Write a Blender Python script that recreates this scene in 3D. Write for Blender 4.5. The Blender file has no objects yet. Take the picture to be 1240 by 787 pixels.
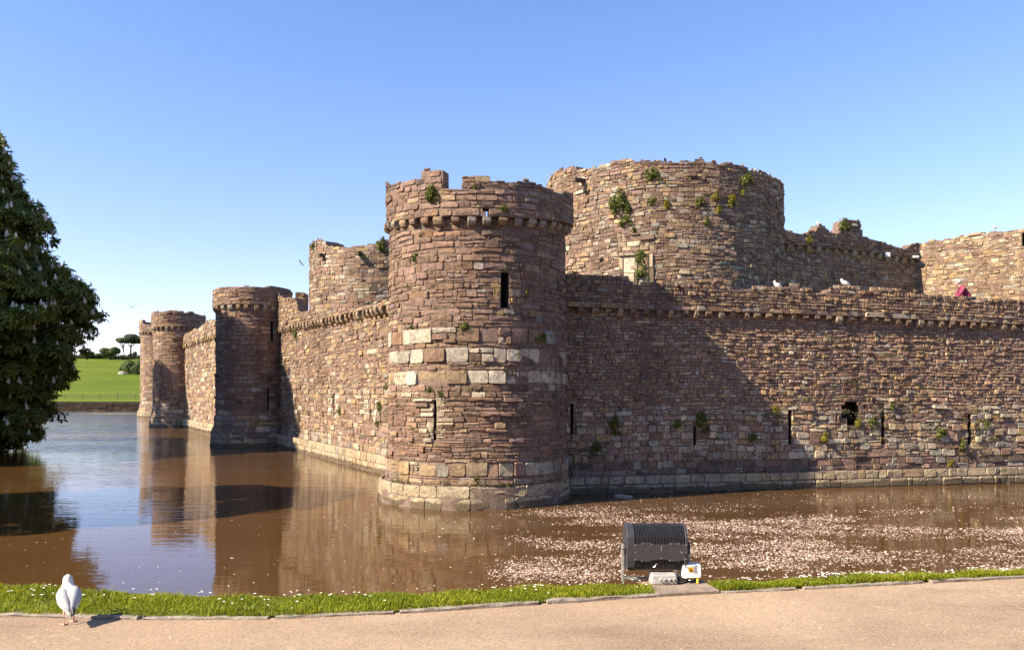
import bpy, bmesh, math, random
import numpy as np
from mathutils import Vector, Matrix

rnd = random.Random(7)
rng = np.random.default_rng(11)
SC = bpy.context.scene
COL = SC.collection
R = math.radians

# ------------------------------------------------------------------ camera, sky, sun
F, HX, HY, CAMH = 955.0, 620.0, 475.0, 3.2          # focal in photo pixels, principal column, horizon row, height above water
cam = bpy.data.cameras.new('camera'); co = bpy.data.objects.new('camera', cam); COL.objects.link(co)
co.location = (0, 0, CAMH); co.rotation_euler = (R(90), 0, 0)
cam.sensor_width = 36.0; cam.lens = 36.0 * F / 1240.0
cam.shift_y = (HY - 393.5) / 1240.0
cam.clip_start = 0.1; cam.clip_end = 6000
SC.camera = co

SUN_EL, SUN_AZ = 38.5, 65.0                          # az: degrees to the left of straight behind the camera
to_sun = Vector((-math.sin(R(SUN_AZ)) * math.cos(R(SUN_EL)), -math.cos(R(SUN_AZ)) * math.cos(R(SUN_EL)), math.sin(R(SUN_EL))))
w = bpy.data.worlds.new('World'); SC.world = w; w.use_nodes = True
nt = w.node_tree; bg = nt.nodes['Background']
sky = nt.nodes.new('ShaderNodeTexSky'); sky.sky_type = 'NISHITA'; sky.sun_disc = False
sky.sun_elevation = R(SUN_EL); sky.sun_rotation = math.atan2(to_sun.x, to_sun.y)
sky.air_density = 1.0; sky.dust_density = 0.3; sky.ozone_density = 4.0; sky.altitude = 0
tint = nt.nodes.new('ShaderNodeMix'); tint.data_type = 'RGBA'; tint.blend_type = 'MULTIPLY'; tint.inputs[0].default_value = 1.0; 
tcw = nt.nodes.new('ShaderNodeTexCoord'); sxyz = nt.nodes.new('ShaderNodeSeparateXYZ'); nt.links.new(tcw.outputs['Generated'], sxyz.inputs[0])
air = nt.nodes.new('ShaderNodeValToRGB'); air.color_ramp.elements[0].position = 0.0; air.color_ramp.elements[1].position = 0.45     # paler, hazier air low down
air.color_ramp.elements[0].color = (1.30, 1.01, 1.12, 1); air.color_ramp.elements[1].color = (0.99, 1.04, 1.17, 1)
nt.links.new(sxyz.outputs[2], air.inputs[0]); nt.links.new(air.outputs[0], tint.inputs[7])
nt.links.new(sky.outputs[0], tint.inputs[6]); nt.links.new(tint.outputs[2], bg.inputs[0]); bg.inputs[1].default_value = 0.085
sl = bpy.data.lights.new('sun', 'SUN'); sl.energy = 5.0; sl.angle = R(0.5); sl.color = (1.0, 0.88, 0.68)
so = bpy.data.objects.new('sun', sl); COL.objects.link(so)
so.rotation_euler = (-to_sun).to_track_quat('-Z', 'Y').to_euler()
so.location = (-60, -30, 60)
SC.view_settings.view_transform = 'Standard'; SC.view_settings.look = 'None'
SC.view_settings.exposure = 1.44; SC.view_settings.gamma = 1.0; SC.view_settings.use_curve_mapping = False

# ------------------------------------------------------------------ helpers
def link(o, parent=None):
    COL.objects.link(o)
    if parent is not None: o.parent = parent
    return o

def tag(o, label=None, cat=None, group=None, kind=None):
    if label: o['label'] = label
    if cat: o['category'] = cat
    if group: o['group'] = group
    if kind: o['kind'] = kind
    return o

def thing(name, loc, label, cat, group=None, rz=0.0):
    o = bpy.data.objects.new(name, None); COL.objects.link(o)
    o.location = loc; o.rotation_euler = (0, 0, rz); o.empty_display_size = 0.2
    return tag(o, label, cat, group, 'thing')

def mesh_np(name, V, quads=None, tris=None, mat=None, parent=None, cols=None, attr='stone', smooth=False, local=False):
    V = np.asarray(V, dtype=np.float32).reshape(-1, 3).copy()
    if parent is not None and not local:
        V -= np.array(parent.location, dtype=np.float32)
    q = np.zeros((0, 4), np.int32) if quads is None or len(quads) == 0 else np.asarray(quads, np.int32).reshape(-1, 4)
    t = np.zeros((0, 3), np.int32) if tris is None or len(tris) == 0 else np.asarray(tris, np.int32).reshape(-1, 3)
    me = bpy.data.meshes.new(name)
    me.vertices.add(len(V)); me.vertices.foreach_set('co', V.ravel())
    nl = q.size + t.size
    me.loops.add(nl); me.loops.foreach_set('vertex_index', np.concatenate([q.ravel(), t.ravel()]))
    me.polygons.add(len(q) + len(t))
    ls = np.concatenate([np.arange(len(q)) * 4, q.size + np.arange(len(t)) * 3]).astype(np.int32)
    me.polygons.foreach_set('loop_start', ls)
    if cols is not None:
        a = me.color_attributes.new(attr, 'FLOAT_COLOR', 'POINT')
        c = np.ones((len(V), 4), np.float32); c[:, :3] = cols
        a.data.foreach_set('color', c.ravel())
    me.update(calc_edges=True); me.validate()
    if smooth: me.polygons.foreach_set('use_smooth', np.ones(len(me.polygons), bool))
    else: me.polygons.foreach_set('use_smooth', np.zeros(len(me.polygons), bool))
    if mat: me.materials.append(mat)
    o = bpy.data.objects.new(name, me)
    return link(o, parent)

def mesh_bm(name, bm, mat, parent=None, smooth=False):
    me = bpy.data.meshes.new(name)
    bmesh.ops.recalc_face_normals(bm, faces=bm.faces)
    bm.to_mesh(me); bm.free()
    if smooth: me.polygons.foreach_set('use_smooth', np.ones(len(me.polygons), bool))
    me.materials.append(mat)
    return link(bpy.data.objects.new(name, me), parent)

def bm_box(bm, c, s, bevel=0.0, rot=None):
    m = Matrix.Translation(c)
    if rot is not None: m = m @ rot
    m = m @ Matrix.Diagonal((s[0], s[1], s[2], 1))
    r = bmesh.ops.create_cube(bm, size=1.0, matrix=m)
    if bevel > 0:
        es = list({e for v in r['verts'] for e in v.link_edges})
        bmesh.ops.bevel(bm, geom=es, offset=bevel, segments=2, affect='EDGES', profile=0.5)

def bm_cyl(bm, p0, p1, r0, r1=None, seg=12):
    p0, p1 = Vector(p0), Vector(p1); r1 = r0 if r1 is None else r1
    d = p1 - p0
    m = Matrix.Translation((p0 + p1) / 2) @ d.to_track_quat('Z', 'Y').to_matrix().to_4x4()
    bmesh.ops.create_cone(bm, cap_ends=True, segments=seg, radius1=r0, radius2=r1, depth=d.length, matrix=m)

def bm_tube(bm, pts, rads, seg=8):
    pts = [Vector(p) for p in pts]; rings = []
    for i, p in enumerate(pts):
        d = (pts[min(i + 1, len(pts) - 1)] - pts[max(i - 1, 0)]).normalized()
        q = d.to_track_quat('Z', 'Y')
        rings.append([bm.verts.new(p + q @ Vector((math.cos(2 * math.pi * k / seg) * rads[i], math.sin(2 * math.pi * k / seg) * rads[i], 0))) for k in range(seg)])
    for a, b in zip(rings, rings[1:]):
        for k in range(seg):
            bm.faces.new((a[k], a[(k + 1) % seg], b[(k + 1) % seg], b[k]))
    bm.faces.new(rings[0][::-1]); bm.faces.new(rings[-1])

# ------------------------------------------------------------------ materials
def new_mat(name):
    m = bpy.data.materials.new(name); m.use_nodes = True
    return m, m.node_tree, m.node_tree.nodes['Principled BSDF']

def N(nt, typ, **kw):
    n = nt.nodes.new(typ)
    for k, v in kw.items(): setattr(n, k, v)
    return n

def noise(nt, scale, detail=4, rough=0.55, coord='Object', sc=None, dist=0.0):
    tc = N(nt, 'ShaderNodeTexCoord'); n = N(nt, 'ShaderNodeTexNoise')
    n.inputs['Scale'].default_value = scale; n.inputs['Detail'].default_value = detail; n.inputs['Roughness'].default_value = rough
    n.inputs['Distortion'].default_value = dist
    if sc is not None:
        mp = N(nt, 'ShaderNodeMapping'); mp.inputs['Scale'].default_value = sc
        nt.links.new(tc.outputs[coord], mp.inputs[0]); nt.links.new(mp.outputs[0], n.inputs['Vector'])
    else:
        nt.links.new(tc.outputs[coord], n.inputs['Vector'])
    return n.outputs['Fac']

def ramp(nt, fac, stops):
    r = N(nt, 'ShaderNodeValToRGB'); e = r.color_ramp.elements
    while len(e) < len(stops): e.new(0.5)
    for el, (p, c) in zip(e, stops):
        el.position = p; el.color = (*c, 1) if len(c) == 3 else c
    nt.links.new(fac, r.inputs[0]); return r.outputs[0]

def mixc(nt, a, b, fac, blend='MIX'):
    m = N(nt, 'ShaderNodeMix', data_type='RGBA', blend_type=blend)
    for sock, v in ((m.inputs[0], fac), (m.inputs[6], a), (m.inputs[7], b)):
        if hasattr(v, 'is_linked') or hasattr(v, 'links'): nt.links.new(v, sock)
        elif isinstance(v, (int, float)): sock.default_value = v
        else: sock.default_value = (*v, 1)
    return m.outputs[2]

def bump(nt, bsdf, h, strength, dist):
    b = N(nt, 'ShaderNodeBump'); b.inputs['Strength'].default_value = strength; b.inputs['Distance'].default_value = dist
    nt.links.new(h, b.inputs['Height']); nt.links.new(b.outputs[0], bsdf.inputs['Normal']); return b

def flat_mat(name, col, rough=0.6, metal=0.0, var=0.25, scale=12, bmp=0.0, bdist=0.005):
    m, nt, p = new_mat(name)
    n = noise(nt, scale, 5)
    c = ramp(nt, n, [(0.3, tuple(x * (1 - var) for x in col)), (0.7, tuple(min(1, x * (1 + var)) for x in col))])
    nt.links.new(c, p.inputs['Base Color']); p.inputs['Roughness'].default_value = rough; p.inputs['Metallic'].default_value = metal
    if bmp: bump(nt, p, noise(nt, scale * 4, 6), bmp, bdist)
    return m

def stone_mat(name, lichen=0.25, stain=0.35, tide=False):
    m, nt, p = new_mat(name)
    at = N(nt, 'ShaderNodeAttribute', attribute_name='stone')
    fine = ramp(nt, noise(nt, 9, 8, 0.65), [(0.30, (0.50, 0.48, 0.47)), (0.50, (1, 1, 1)), (0.72, (1.42, 1.38, 1.30))])
    c = mixc(nt, at.outputs['Color'], fine, 1.0, 'MULTIPLY')
    big = ramp(nt, noise(nt, 0.45, 5, 0.6, sc=(1, 1, 0.55)), [(0.3, (0.62, 0.6, 0.6)), (0.55, (1, 1, 1)), (0.8, (1.15, 1.12, 1.05))])
    c = mixc(nt, c, big, stain * 2, 'MULTIPLY')
    streak = ramp(nt, noise(nt, 1.0, 6, 0.65, sc=(1.7, 1.7, 0.16)), [(0.34, (0.55, 0.52, 0.52)), (0.50, (1, 1, 1))])
    c = mixc(nt, c, streak, .75, 'MULTIPLY')
    patch = ramp(nt, noise(nt, 0.8, 6, 0.7), [(0.52, (1, 1, 1)), (0.68, (1.22, 1.16, 1.08))])
    c = mixc(nt, c, patch, .8, 'MULTIPLY')
    lf = ramp(nt, noise(nt, 2.3, 9, 0.72), [(0.56, (0, 0, 0)), (0.70, (1, 1, 1))])
    mm = N(nt, 'ShaderNodeMath', operation='MULTIPLY'); nt.links.new(lf, mm.inputs[0]); mm.inputs[1].default_value = lichen
    lc = ramp(nt, noise(nt, 0.9, 3), [(0.42, (0.30, 0.28, 0.22)), (0.6, (0.27, 0.20, 0.08))])
    c = mixc(nt, c, lc, mm.outputs[0])
    if tide:    # the dark weed line just above the water
        tc = N(nt, 'ShaderNodeTexCoord'); sp = N(nt, 'ShaderNodeSeparateXYZ'); nt.links.new(tc.outputs['Object'], sp.inputs[0])
        ad = N(nt, 'ShaderNodeMath', operation='MULTIPLY_ADD'); nt.links.new(noise(nt, 1.6, 5, .6), ad.inputs[0]); ad.inputs[1].default_value = -.34; nt.links.new(sp.outputs[2], ad.inputs[2])
        tf = ramp(nt, ad.outputs[0], [(0.0, (.8, .8, .8)), (0.05, (0, 0, 0))])
        c = mixc(nt, c, (.07, .05, .032), tf)
    nt.links.new(c, p.inputs['Base Color']); p.inputs['Roughness'].default_value = 0.92; p.inputs['Specular IOR Level'].default_value = 0.2
    bump(nt, p, noise(nt, 15, 10, 0.75), 1.0, 0.05)
    return m

M = {}
M['stone'] = stone_mat('weathered_stone')
M['plinth'] = stone_mat('dressed_stone', 0.12, 0.25, True)
M['mortar'] = flat_mat('dark_mortar', (0.16, 0.108, 0.082), 0.95, var=0.4, scale=5, bmp=0.8, bdist=0.03)
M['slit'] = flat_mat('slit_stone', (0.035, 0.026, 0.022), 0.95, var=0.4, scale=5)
M['slab'] = flat_mat('concrete_slab', (0.20, 0.15, 0.115), 0.9, var=0.3, scale=9, bmp=0.6)
M['kerb'] = flat_mat('kerb_stone', (0.23, 0.19, 0.155), 0.9, var=0.4, scale=14, bmp=1.0, bdist=0.01)
M['bank'] = flat_mat('bank_turf', (0.105, 0.125, 0.012), 0.95, var=0.5, scale=10, bmp=0.8, bdist=0.03)
M['lawn'] = flat_mat('lawn_turf', (0.07, 0.11, 0.02), 0.95, var=0.35, scale=1.2, bmp=0.6, bdist=0.05)
M['mud'] = flat_mat('moat_bed', (0.06, 0.04, 0.02), 0.95)
M['black'] = flat_mat('black_paint', (0.022, 0.022, 0.026), 0.42, var=0.3, scale=20)
M['panel'] = flat_mat('dark_panel_paint', (0.032, 0.031, 0.038), 0.45, var=0.25, scale=25)
M['fin'] = flat_mat('fin_black', (0.016, 0.016, 0.02), 0.4, var=0.3, scale=20)
M['steel'] = flat_mat('galvanised_steel', (0.40, 0.38, 0.36), 0.45, 0.6, var=0.3, scale=25)
M['alu'] = flat_mat('cast_aluminium', (0.50, 0.48, 0.47), 0.42, 0.35, var=0.2, scale=30)
M['white'] = flat_mat('white_plastic', (0.78, 0.76, 0.72), 0.4, var=0.05, scale=20)
M['yellow'] = flat_mat('yellow_sticker', (0.85, 0.42, 0.01), 0.5, var=0.08)
M['ylw'] = flat_mat('yellow_plug', (0.80, 0.55, 0.02), 0.4, var=0.1)
M['ink'] = flat_mat('black_ink', (0.02, 0.015, 0.01), 0.6)
M['cable'] = flat_mat('black_cable', (0.06, 0.057, 0.06), 0.32)
M['bolt'] = flat_mat('bright_bolt', (0.6, 0.58, 0.56), 0.35, 0.7, var=0.1)
M['bark'] = flat_mat('bark', (0.07, 0.05, 0.035), 0.95, var=0.4, scale=6, bmp=1.0, bdist=0.05)
M['candle'] = flat_mat('chestnut_blossom', (0.74, 0.68, 0.58), 0.8, var=0.2, scale=40)
M['gull_white'] = flat_mat('gull_white_feathers', (0.55, 0.525, 0.50), 0.75, var=0.06, scale=60, bmp=0.25, bdist=0.004)
M['gull_grey'] = flat_mat('gull_grey_feathers', (0.34, 0.335, 0.35), 0.75, var=0.2, scale=70, bmp=0.35, bdist=0.004)
M['gull_black'] = flat_mat('gull_black_feathers', (0.02, 0.02, 0.024), 0.6)
M['gull_leg'] = flat_mat('gull_pink_legs', (0.52, 0.30, 0.24), 0.6)
M['gull_beak'] = flat_mat('gull_beak', (0.75, 0.45, 0.05), 0.45)
M['crow'] = flat_mat('black_and_silhouette_feathers', (0.018, 0.017, 0.02), 0.55)
M['skin'] = flat_mat('skin', (0.50, 0.30, 0.22), 0.55, var=0.05)
M['jacket'] = flat_mat('magenta_jacket', (0.19, 0.010, 0.048), 0.7, var=0.15, bmp=0.3)
M['trouser'] = flat_mat('dark_trousers', (0.03, 0.035, 0.05), 0.85)
M['hair'] = flat_mat('fair_hair', (0.55, 0.45, 0.32), 0.7)
M['wood'] = flat_mat('weathered_wood', (0.10, 0.08, 0.06), 0.9)
M['wire'] = flat_mat('fence_wire', (0.10, 0.09, 0.08), 0.6, 0.5)
M['weed'] = flat_mat('floating_weed', (0.09, 0.07, 0.02), 0.9, var=0.5, scale=3)

def leaf_mat(name, a, b, trans=0.3):
    m, nt, p = new_mat(name)
    at = N(nt, 'ShaderNodeAttribute', attribute_name='stone')
    sep = N(nt, 'ShaderNodeSeparateColor'); nt.links.new(at.outputs['Color'], sep.inputs[0])
    c = mixc(nt, a, b, sep.outputs[0])
    nt.links.new(c, p.inputs['Base Color']); p.inputs['Roughness'].default_value = 0.55; p.inputs['Specular IOR Level'].default_value = 0.3
    tr = N(nt, 'ShaderNodeBsdfTranslucent'); nt.links.new(c, tr.inputs[0])
    mx = N(nt, 'ShaderNodeMixShader'); mx.inputs[0].default_value = trans
    nt.links.new(p.outputs[0], mx.inputs[1]); nt.links.new(tr.outputs[0], mx.inputs[2])
    nt.links.new(mx.outputs[0], nt.nodes['Material Output'].inputs[0])
    return m
M['chestnut'] = leaf_mat('chestnut_leaves', (0.055, 0.082, 0.012), (0.18, 0.20, 0.028), 0.33)
M['leaf'] = leaf_mat('broad_leaves', (0.045, 0.075, 0.015), (0.10, 0.13, 0.03))
M['pine'] = leaf_mat('pine_needles', (0.035, 0.055, 0.02), (0.07, 0.09, 0.03))
M['blossom'] = leaf_mat('hawthorn_blossom', (0.5, 0.48, 0.38), (0.62, 0.58, 0.5))
M['tuft'] = leaf_mat('wall_plant', (0.065, 0.085, 0.014), (0.17, 0.17, 0.035))
M['tuft_yellow'] = leaf_mat('yellow_wall_plant', (0.14, 0.13, 0.015), (0.25, 0.20, 0.02))
M['moss'] = leaf_mat('moss_and_dry_grass', (0.07, 0.06, 0.025), (0.15, 0.12, 0.045), 0.1)
M['grass'] = leaf_mat('grass_blades', (0.13, 0.165, 0.007), (0.33, 0.34, 0.02), 0.35)
M['daisy'] = flat_mat('daisy_petals', (0.8, 0.78, 0.72), 0.7, var=0.05)
M['petal'] = leaf_mat('fallen_petals', (0.36, 0.235, 0.175), (0.70, 0.54, 0.45), 0.1)

def path_mat():
    m, nt, p = new_mat('sandy_tarmac')
    big = ramp(nt, noise(nt, 0.7, 6, 0.6), [(0.3, (0.285, 0.20, 0.135)), (0.55, (0.345, 0.246, 0.168)), (0.78, (0.40, 0.292, 0.205))])
    gr = ramp(nt, noise(nt, 150, 4, 0.7), [(0.30, (0.5, 0.5, 0.51)), (0.5, (1, 1, 1)), (0.70, (1.35, 1.32, 1.27))])
    c = mixc(nt, big, gr, 1.0, 'MULTIPLY')
    g2 = ramp(nt, noise(nt, 45, 5, 0.7), [(0.32, (0.7, 0.69, 0.68)), (0.55, (1, 1, 1)), (0.75, (1.2, 1.18, 1.15))])
    c = mixc(nt, c, g2, 1.0, 'MULTIPLY')
    worn = ramp(nt, noise(nt, 0.55, 7, 0.7, sc=(.5, 1.4, 1)), [(0.36, (0.78, 0.76, 0.75)), (0.5, (1, 1, 1)), (0.66, (1.13, 1.12, 1.1))])
    c = mixc(nt, c, worn, 1.0, 'MULTIPLY')
    st = ramp(nt, noise(nt, 2.2, 6, 0.7), [(0.62, (0, 0, 0)), (0.74, (0.35, 0.35, 0.35))])
    c = mixc(nt, c, (0.62, 0.47, 0.33), st)
    nt.links.new(c, p.inputs['Base Color']); p.inputs['Roughness'].default_value = 0.9; p.inputs['Specular IOR Level'].default_value = 0.25
    bump(nt, p, noise(nt, 95, 5, 0.75), 0.9, 0.008)
    return m
M['path'] = path_mat()

def water_mat():
    m, nt, p = new_mat('muddy_water')
    c = ramp(nt, noise(nt, 0.12, 4), [(0.35, (0.066, 0.034, 0.012)), (0.7, (0.092, 0.048, 0.018))])
    nt.links.new(c, p.inputs['Base Color'])
    p.inputs['Roughness'].default_value = 0.03; p.inputs['IOR'].default_value = 1.38; p.inputs['Specular IOR Level'].default_value = 0.6
    tc = N(nt, 'ShaderNodeTexCoord'); sp = N(nt, 'ShaderNodeSeparateXYZ'); nt.links.new(tc.outputs['Object'], sp.inputs[0])
    n1 = noise(nt, 1.0, 3, 0.5, sc=(0.55, 2.6, 1), dist=0.6)
    n2 = noise(nt, 1.0, 2, 0.5, sc=(2.2, 7.0, 1))
    n3 = noise(nt, 1.0, 3, 0.6, sc=(0.5, 0.42, 1), dist=0.8)
    far_ = N(nt, 'ShaderNodeMapRange'); nt.links.new(sp.outputs[1], far_.inputs[0]); far_.inputs[1].default_value = 24; far_.inputs[2].default_value = 60; far_.inputs[4].default_value = 3.2
    a3 = N(nt, 'ShaderNodeMath', operation='MULTIPLY_ADD'); nt.links.new(n3, a3.inputs[0]); nt.links.new(far_.outputs[0], a3.inputs[1]); nt.links.new(n1, a3.inputs[2]); n1 = a3.outputs[0]
    add = N(nt, 'ShaderNodeMath', operation='MULTIPLY_ADD'); nt.links.new(n2, add.inputs[0]); add.inputs[1].default_value = 0.35; nt.links.new(n1, add.inputs[2])
    # breeze: stronger far out on the open moat, with calm lanes
    mr = N(nt, 'ShaderNodeMapRange'); nt.links.new(sp.outputs[1], mr.inputs[0])
    mr.inputs[1].default_value = 14; mr.inputs[2].default_value = 60; mr.inputs[3].default_value = 0.09; mr.inputs[4].default_value = 1.0
    lane = ramp(nt, noise(nt, 0.10, 3, 0.5, sc=(0.6, 1.8, 1)), [(0.40, (0.35, 0.35, 0.35)), (0.65, (1, 1, 1))])
    ml = N(nt, 'ShaderNodeMath', operation='MULTIPLY'); nt.links.new(mr.outputs[0], ml.inputs[0]); nt.links.new(lane, ml.inputs[1])
    b = bump(nt, p, add.outputs[0], 0.5, 0.06); nt.links.new(ml.outputs[0], b.inputs['Strength'])
    return m
M['water'] = water_mat()

def field_mat():
    m, nt, p = new_mat('field_grass')
    c = ramp(nt, noise(nt, 0.035, 6, 0.6, sc=(1, 2.2, 1)), [(0.3, (0.062, 0.090, 0.004)), (0.55, (0.092, 0.124, 0.007)), (0.75, (0.145, 0.165, 0.013))])
    g = ramp(nt, noise(nt, 0.9, 5, 0.7, sc=(1, 0.35, 1)), [(0.3, (0.8, 0.8, 0.8)), (0.7, (1.15, 1.15, 1.1))])
    c = mixc(nt, c, g, 1.0, 'MULTIPLY')
    nt.links.new(c, p.inputs['Base Color']); p.inputs['Roughness'].default_value = 0.95; p.inputs['Specular IOR Level'].default_value = 0.1
    return m
M['field'] = field_mat()

# ------------------------------------------------------------------ wall geometry
class Straight:
    """a wall face: point a, horizontal direction d, outward normal n"""
    def __init__(s, a, d, flip=False, batter=0.0):
        s.a = np.array([a[0], a[1], 0.0]); d = np.array([d[0], d[1], 0.0]); s.d = d / np.linalg.norm(d)
        s.n = np.array([s.d[1], -s.d[0], 0.0]) * (-1 if flip else 1); s.batter = batter
    def pos(s, u, v, dep):
        u, v, dep = np.broadcast_arrays(np.asarray(u, float), np.asarray(v, float), np.asarray(dep, float))
        P = s.a + u[..., None] * s.d + dep[..., None] * s.n
        P = P.copy(); P[..., 2] = v
        return P
    def normal(s, u): return s.n
    def hit(s, x, y, dep=0.0):
        k = (x - HX) / F; o = s.a + dep * s.n
        # X=kY ; (X-ox)*n.x+(Y-oy)*n.y=0
        Y = (o[0] * s.n[0] + o[1] * s.n[1]) / (k * s.n[0] + s.n[1])
        z = CAMH + (HY - y) / F * Y
        P = np.array([k * Y, Y, z]); return P, s.n.copy(), float(np.dot(P - o, s.d))
    def u_of_x(s, x, dep=0.0): return s.hit(x, 400, dep)[2]

class Round:
    """a round tower face: u runs round the wall from the point nearest the camera, growing to the right"""
    def __init__(s, cx, cy, rad, batter=None):
        s.c = np.array([cx, cy, 0.0]); s.R = rad; b = np.array([-cx, -cy, 0.0]); s.b = b / np.linalg.norm(b)
        s.r = np.array([-s.b[1], s.b[0], 0.0]); s.batter = batter
    def rad(s, v): return s.R + (0 if s.batter is None else np.interp(v, s.batter[0], s.batter[1]))
    def pos(s, u, v, dep):
        u, v, dep = np.broadcast_arrays(np.asarray(u, float), np.asarray(v, float), np.asarray(dep, float))
        ph = u / s.R; rr = s.rad(v) + dep
        P = s.c + (rr * np.cos(ph))[..., None] * s.b + (rr * np.sin(ph))[..., None] * s.r
        P = P.copy(); P[..., 2] = v
        return P
    def normal(s, u): return math.cos(u / s.R) * s.b + math.sin(u / s.R) * s.r
    def hit(s, x, y, dep=0.0):
        k = (x - HX) / F; rr = s.R + dep
        A = k * k + 1; B = -2 * (k * s.c[0] + s.c[1]); C = s.c[0] ** 2 + s.c[1] ** 2 - rr * rr
        D = max(B * B - 4 * A * C, 0.0); Y = (-B - math.sqrt(D)) / (2 * A)
        P = np.array([k * Y, Y, CAMH + (HY - y) / F * Y]); q = P - s.c; q[2] = 0
        n = q / np.linalg.norm(q); return P, n, s.R * math.atan2(float(np.dot(n, s.r)), float(np.dot(n, s.b)))

def profile(surf, pts, dep=0.0):
    """an outline traced over the wall top, turned into (u, z) on the real surface"""
    U, Z = [], []
    for x, y in pts:
        P, n, u = surf.hit(x, y, dep); U.append(u); Z.append(P[2])
    o = np.argsort(U); U = np.array(U)[o]; Z = np.array(Z)[o]
    return lambda u: np.interp(u, U, Z)

PAL = {'brown': (.185, .113, .082), 'mauve': (.208, .128, .106), 'tan': (.268, .178, .118), 'grey': (.235, .185, .155), 'red': (.195, .112, .085),
       'pale': (.345, .27, .21), 'cream': (.36, .28, .195), 'ochre': (.31, .20, .10), 'dark': (.125, .083, .066), 'lgrey': (.275, .225, .188), 'base': (.315, .238, .168), 'white': (.40, .318, .265)}

def pick(pal):
    t = rnd.random() * sum(w for _, w in pal)
    for n, wt in pal:
        t -= wt
        if t <= 0: break
    q = .4 if n == 'base' else 1.0; b = PAL[n]; k = 1.15 * math.exp(rnd.gauss(0, 0.10 * q)); h = rnd.gauss(0, 0.03 * q)
    return (b[0] * k * (1 + h), b[1] * k * 1.06, b[2] * k * 1.0 * (1 - h))

def lay(umin, umax, zb, ztop, zones, holes=(), accents=(), top_slack=0.06):
    """courses of rubble: list of (u0,u1,v0,v1,depth,r,g,b)"""
    out = []; zmax = float(np.max(ztop(np.linspace(umin, umax, 200)))) + 0.1
    z = zb; du = rnd.random()
    def add(u0, u1, v0, v1, pal, dj):
        uc, vc = (u0 + u1) / 2, (v0 + v1) / 2
        if v1 - top_slack > ztop(uc): return
        sm = np.linspace(u0, u1, 9); okk = ztop(sm) >= v1 - top_slack - .03
        if not okk.all():
            a = 4; b = 4
            while a > 0 and okk[a - 1]: a -= 1
            while b < 8 and okk[b + 1]: b += 1
            u0, u1 = sm[a], sm[b]; uc = (u0 + u1) / 2
            if u1 - u0 < .07: return
        for h in holes:
            if u1 > h[0] and u0 < h[1] and v1 > h[2] + .02 and v0 < h[3] - .02:
                if uc < (h[0] + h[1]) / 2: u1 = min(u1, h[0])
                else: u0 = max(u0, h[1])
        if u1 - u0 < 0.04: return
        for a in accents:
            if a[0] < uc < a[1] and a[2] < vc < a[3] and rnd.random() < a[5]:
                pal = a[4]; break
        out.append((u0, u1, v0, v1, abs(rnd.gauss(0, dj * 1.5)) - .004, *pick(pal)))
    while z < zmax:
        zn = [q for q in zones if z >= q['z'] - 1e-6][-1]
        h = rnd.uniform(*zn['h'])
        nx = [q['z'] for q in zones if q['z'] > z + 1e-6]
        if nx and z + h > nx[0] - 0.04: h = max(nx[0] - z, 0.05)
        u = umin - rnd.random() * 0.3
        while u < umax:
            l = rnd.uniform(*zn['l']) * math.exp(rnd.gauss(0, 0.25)); u1 = u + l
            if u1 > umax: u1 = umax
            a0 = max(u, umin)
            if u1 - a0 > 0.05:
                s = rnd.random()
                if s < zn.get('split', 0.3) and h > 0.10:
                    k = 2 if h < 0.24 or rnd.random() < 0.6 else 3
                    cuts = [0] + sorted(min(.85, max(.15, (i + rnd.uniform(-.25, .25)) / k)) for i in range(1, k)) + [1]
                    for c0, c1 in zip(cuts, cuts[1:]):
                        m = a0 + (u1 - a0) * rnd.uniform(.3, .7)
                        if rnd.random() < 0.6 and u1 - a0 > .25:
                            add(a0, m, z + h * c0, z + h * c1, zn['pal'], zn.get('dj', .012)); add(m, u1, z + h * c0, z + h * c1, zn['pal'], zn.get('dj', .012))
                        else: add(a0, u1, z + h * c0, z + h * c1, zn['pal'], zn.get('dj', .012))
                else:
                    add(a0, u1, z, z + h, zn['pal'] if 'big' not in zn else zn['big'], zn.get('dj', .012))
            u = u1
        z += h
    return np.array(out)

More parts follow.
